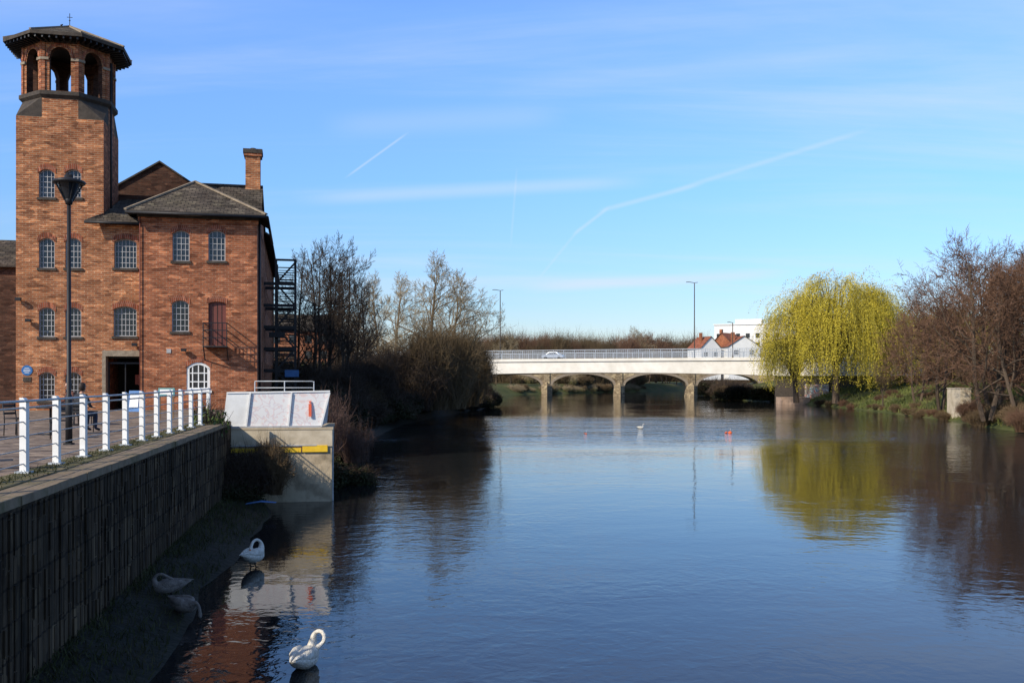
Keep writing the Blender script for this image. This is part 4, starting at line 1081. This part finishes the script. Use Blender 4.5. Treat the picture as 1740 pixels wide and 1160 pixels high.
V=Veg(); random.seed(9); np.random.seed(9)
for k in range(5200):
    y=U(10,33); w=wallx(y); l=xL(y); t=R()**1.6; x=w+(l-w)*t*.92; z=.4*(1-t)+.02
    p=np.array([x,y,z]); d=np.array([np.random.randn()*.35,np.random.randn()*.35,1]); L=U(.05,.16)
    V.ribbon([p,p+d*L*.6,p+d*L+np.random.randn(3)*.03],U(.006,.014),0)
for k in range(2600):
    y=U(8,33); x=wallx(y)-.76+np.random.randn()*.14; p=np.array([x,y,PZ]); d=np.array([np.random.randn()*.5,np.random.randn()*.5,1]); L=U(.02,.07)
    V.ribbon([p,p+d*L*.6,p+d*L+np.random.randn(3)*.02],U(.005,.012),0)
go=bpy.data.objects.new('bank_grass',V.mesh('bank_grass',['blade'])); scene.collection.objects.link(go)
V=Veg()
for k in range(14000):
    y=U(80,165); off=U(.3,14); x=xR(y)+off; z=float(np.interp(off,[0,1.2,3.5,7,13,25],[0,.6,1.5,2.5,3.6,4.0]))-.05
    p=np.array([x,y,z]); d=np.array([np.random.randn()*.4,np.random.randn()*.4,1]); L=U(.2,.55)
    V.ribbon([p,p+d*L*.6,p+d*L+np.random.randn(3)*.1],U(.03,.07),0)
go=bpy.data.objects.new('bank_grass',V.mesh('bank_grass2',['bankblade'])); scene.collection.objects.link(go)

# ---------------------------------------------------------------- sun & sky
ts=Vector((-1.2,-1.25,1.15)).normalized()
sl=bpy.data.lights.new('sun','SUN'); sl.energy=5.0; sl.angle=math.radians(.5); sl.color=(1,.90,.74)
so=bpy.data.objects.new('sun',sl); so.rotation_euler=(-ts).to_track_quat('-Z','Y').to_euler(); scene.collection.objects.link(so)
W_=bpy.data.worlds.new('World'); scene.world=W_; W_.use_nodes=True; nt=W_.node_tree
bgk=nt.nodes['Background']; bgk.inputs['Strength'].default_value=.15
sk=N(nt,'ShaderNodeTexSky',sky_type='NISHITA'); sk.sun_disc=False; sk.sun_elevation=math.asin(ts.z); sk.sun_rotation=math.atan2(ts.x,ts.y)
sk.altitude=50; sk.air_density=1.0; sk.dust_density=.4; sk.ozone_density=2.0
tc=N(nt,'ShaderNodeTexCoord'); sx=N(nt,'ShaderNodeSeparateXYZ'); nt.links.new(tc.outputs['Generated'],sx.inputs[0])
def mt(op,a,b=None,c=None):
    n=N(nt,'ShaderNodeMath',operation=op)
    for i,v in enumerate((a,b,c)):
        if v is None: continue
        if isinstance(v,(int,float)): n.inputs[i].default_value=v
        else: nt.links.new(v,n.inputs[i])
    return n.outputs[0]
tint=ramp(nt,[(0,(.37,.35,.40)),(.08,(.345,.41,.50)),(.20,(.385,.525,.70)),(.36,(.50,.65,.92)),(.55,(.40,.48,.60)),(.9,(.20,.24,.29))]); nt.links.new(sx.outputs['Z'],tint.inputs['Fac'])
tm=N(nt,'ShaderNodeVectorMath',operation='MULTIPLY'); nt.links.new(sk.outputs[0],tm.inputs[0]); nt.links.new(tint.outputs['Color'],tm.inputs[1])
ts2=N(nt,'ShaderNodeVectorMath',operation='SCALE'); nt.links.new(tm.outputs[0],ts2.inputs[0]); ts2.inputs['Scale'].default_value=2.0
zz=mt('ADD',mt('MAXIMUM',sx.outputs['Z'],0),.16)
cb=N(nt,'ShaderNodeCombineXYZ'); nt.links.new(mt('DIVIDE',sx.outputs['X'],zz),cb.inputs[0]); nt.links.new(mt('DIVIDE',sx.outputs['Y'],zz),cb.inputs[1])
def cloud(rot,sc,scale,lo,hi,amt,seed):
    mp=N(nt,'ShaderNodeMapping'); mp.inputs['Rotation'].default_value=(0,0,rot); mp.inputs['Scale'].default_value=sc; mp.inputs['Location'].default_value=(seed,seed*.7,0)
    nt.links.new(cb.outputs[0],mp.inputs[0]); n=N(nt,'ShaderNodeTexNoise'); n.inputs['Scale'].default_value=scale; n.inputs['Detail'].default_value=8; n.inputs['Roughness'].default_value=.6; n.inputs['Distortion'].default_value=.6
    nt.links.new(mp.outputs[0],n.inputs['Vector'])
    mr=N(nt,'ShaderNodeMapRange',interpolation_type='SMOOTHSTEP'); mr.inputs['From Min'].default_value=lo; mr.inputs['From Max'].default_value=hi; mr.inputs['To Max'].default_value=amt
    nt.links.new(n.outputs['Fac'],mr.inputs['Value']); return mr.outputs[0]
c1=cloud(.35,(.35,1.6,1),1.1,.44,.84,.42,3.1); c2=cloud(-.15,(.22,1.2,1),1.6,.46,.82,.36,8.4)
cf=mt('ADD',c1,c2)
def pdir(px,py): return Vector(((px-870)/F,1,(643-py)/F)).normalized()
def trail(p0,p1,w,amt):
    A=pdir(*p0);B=pdir(*p1); n_=A.cross(B).normalized(); mid=(A+B).normalized(); half=A.angle(B)/2
    vm=N(nt,'ShaderNodeVectorMath',operation='DOT_PRODUCT'); nt.links.new(tc.outputs['Generated'],vm.inputs[0]); vm.inputs[1].default_value=n_
    vd=N(nt,'ShaderNodeVectorMath',operation='DOT_PRODUCT'); nt.links.new(tc.outputs['Generated'],vd.inputs[0]); vd.inputs[1].default_value=mid
    a=mt('ABSOLUTE',vm.outputs['Value'])
    m1=N(nt,'ShaderNodeMapRange',interpolation_type='SMOOTHSTEP'); m1.inputs['From Min'].default_value=0; m1.inputs['From Max'].default_value=w; m1.inputs['To Min'].default_value=amt; m1.inputs['To Max'].default_value=0
    nt.links.new(a,m1.inputs['Value'])
    m2=N(nt,'ShaderNodeMapRange',interpolation_type='SMOOTHSTEP'); m2.inputs['From Min'].default_value=math.cos(half*1.15); m2.inputs['From Max'].default_value=math.cos(half*.6)
    nt.links.new(vd.outputs['Value'],m2.inputs['Value'])
    return mt('MULTIPLY',m1.outputs[0],m2.outputs[0])
for t_ in (((590,300),(690,228),.0018,.36),((975,398),(1035,352),.003,.3),((1020,358),(1190,313),.004,.30),((1150,322),(1470,222),.004,.22),((918,470),(985,388),.0025,.16),((868,415),(878,290),.002,.14),((520,338),(1080,308),.011,.32),((900,490),(1330,464),.009,.45),((850,150),(1500,90),.02,.12),((560,215),(950,195),.02,.15)):
    cf=mt('ADD',cf,trail(*t_))
cf=mt('MINIMUM',cf,.85)
mx=N(nt,'ShaderNodeMix',data_type='RGBA'); nt.links.new(cf,mx.inputs[0]); nt.links.new(ts2.outputs[0],mx.inputs[6]); mx.inputs[7].default_value=(4.9,5.5,6.3,1)
nt.links.new(mx.outputs[2],bgk.inputs['Color'])

# ---------------------------------------------------------------- camera
cam=bpy.data.cameras.new('camera'); co=bpy.data.objects.new('camera',cam); scene.collection.objects.link(co)
cam.sensor_width=36; cam.lens=36*F/1740; co.location=(0,0,EYE); co.rotation_euler=(math.pi/2,0,0)
cam.shift_y=(643-580)/1740; cam.clip_end=9000; cam.clip_start=.1
scene.camera=co
scene.view_settings.view_transform='Standard'; scene.view_settings.look='None'; scene.view_settings.exposure=0
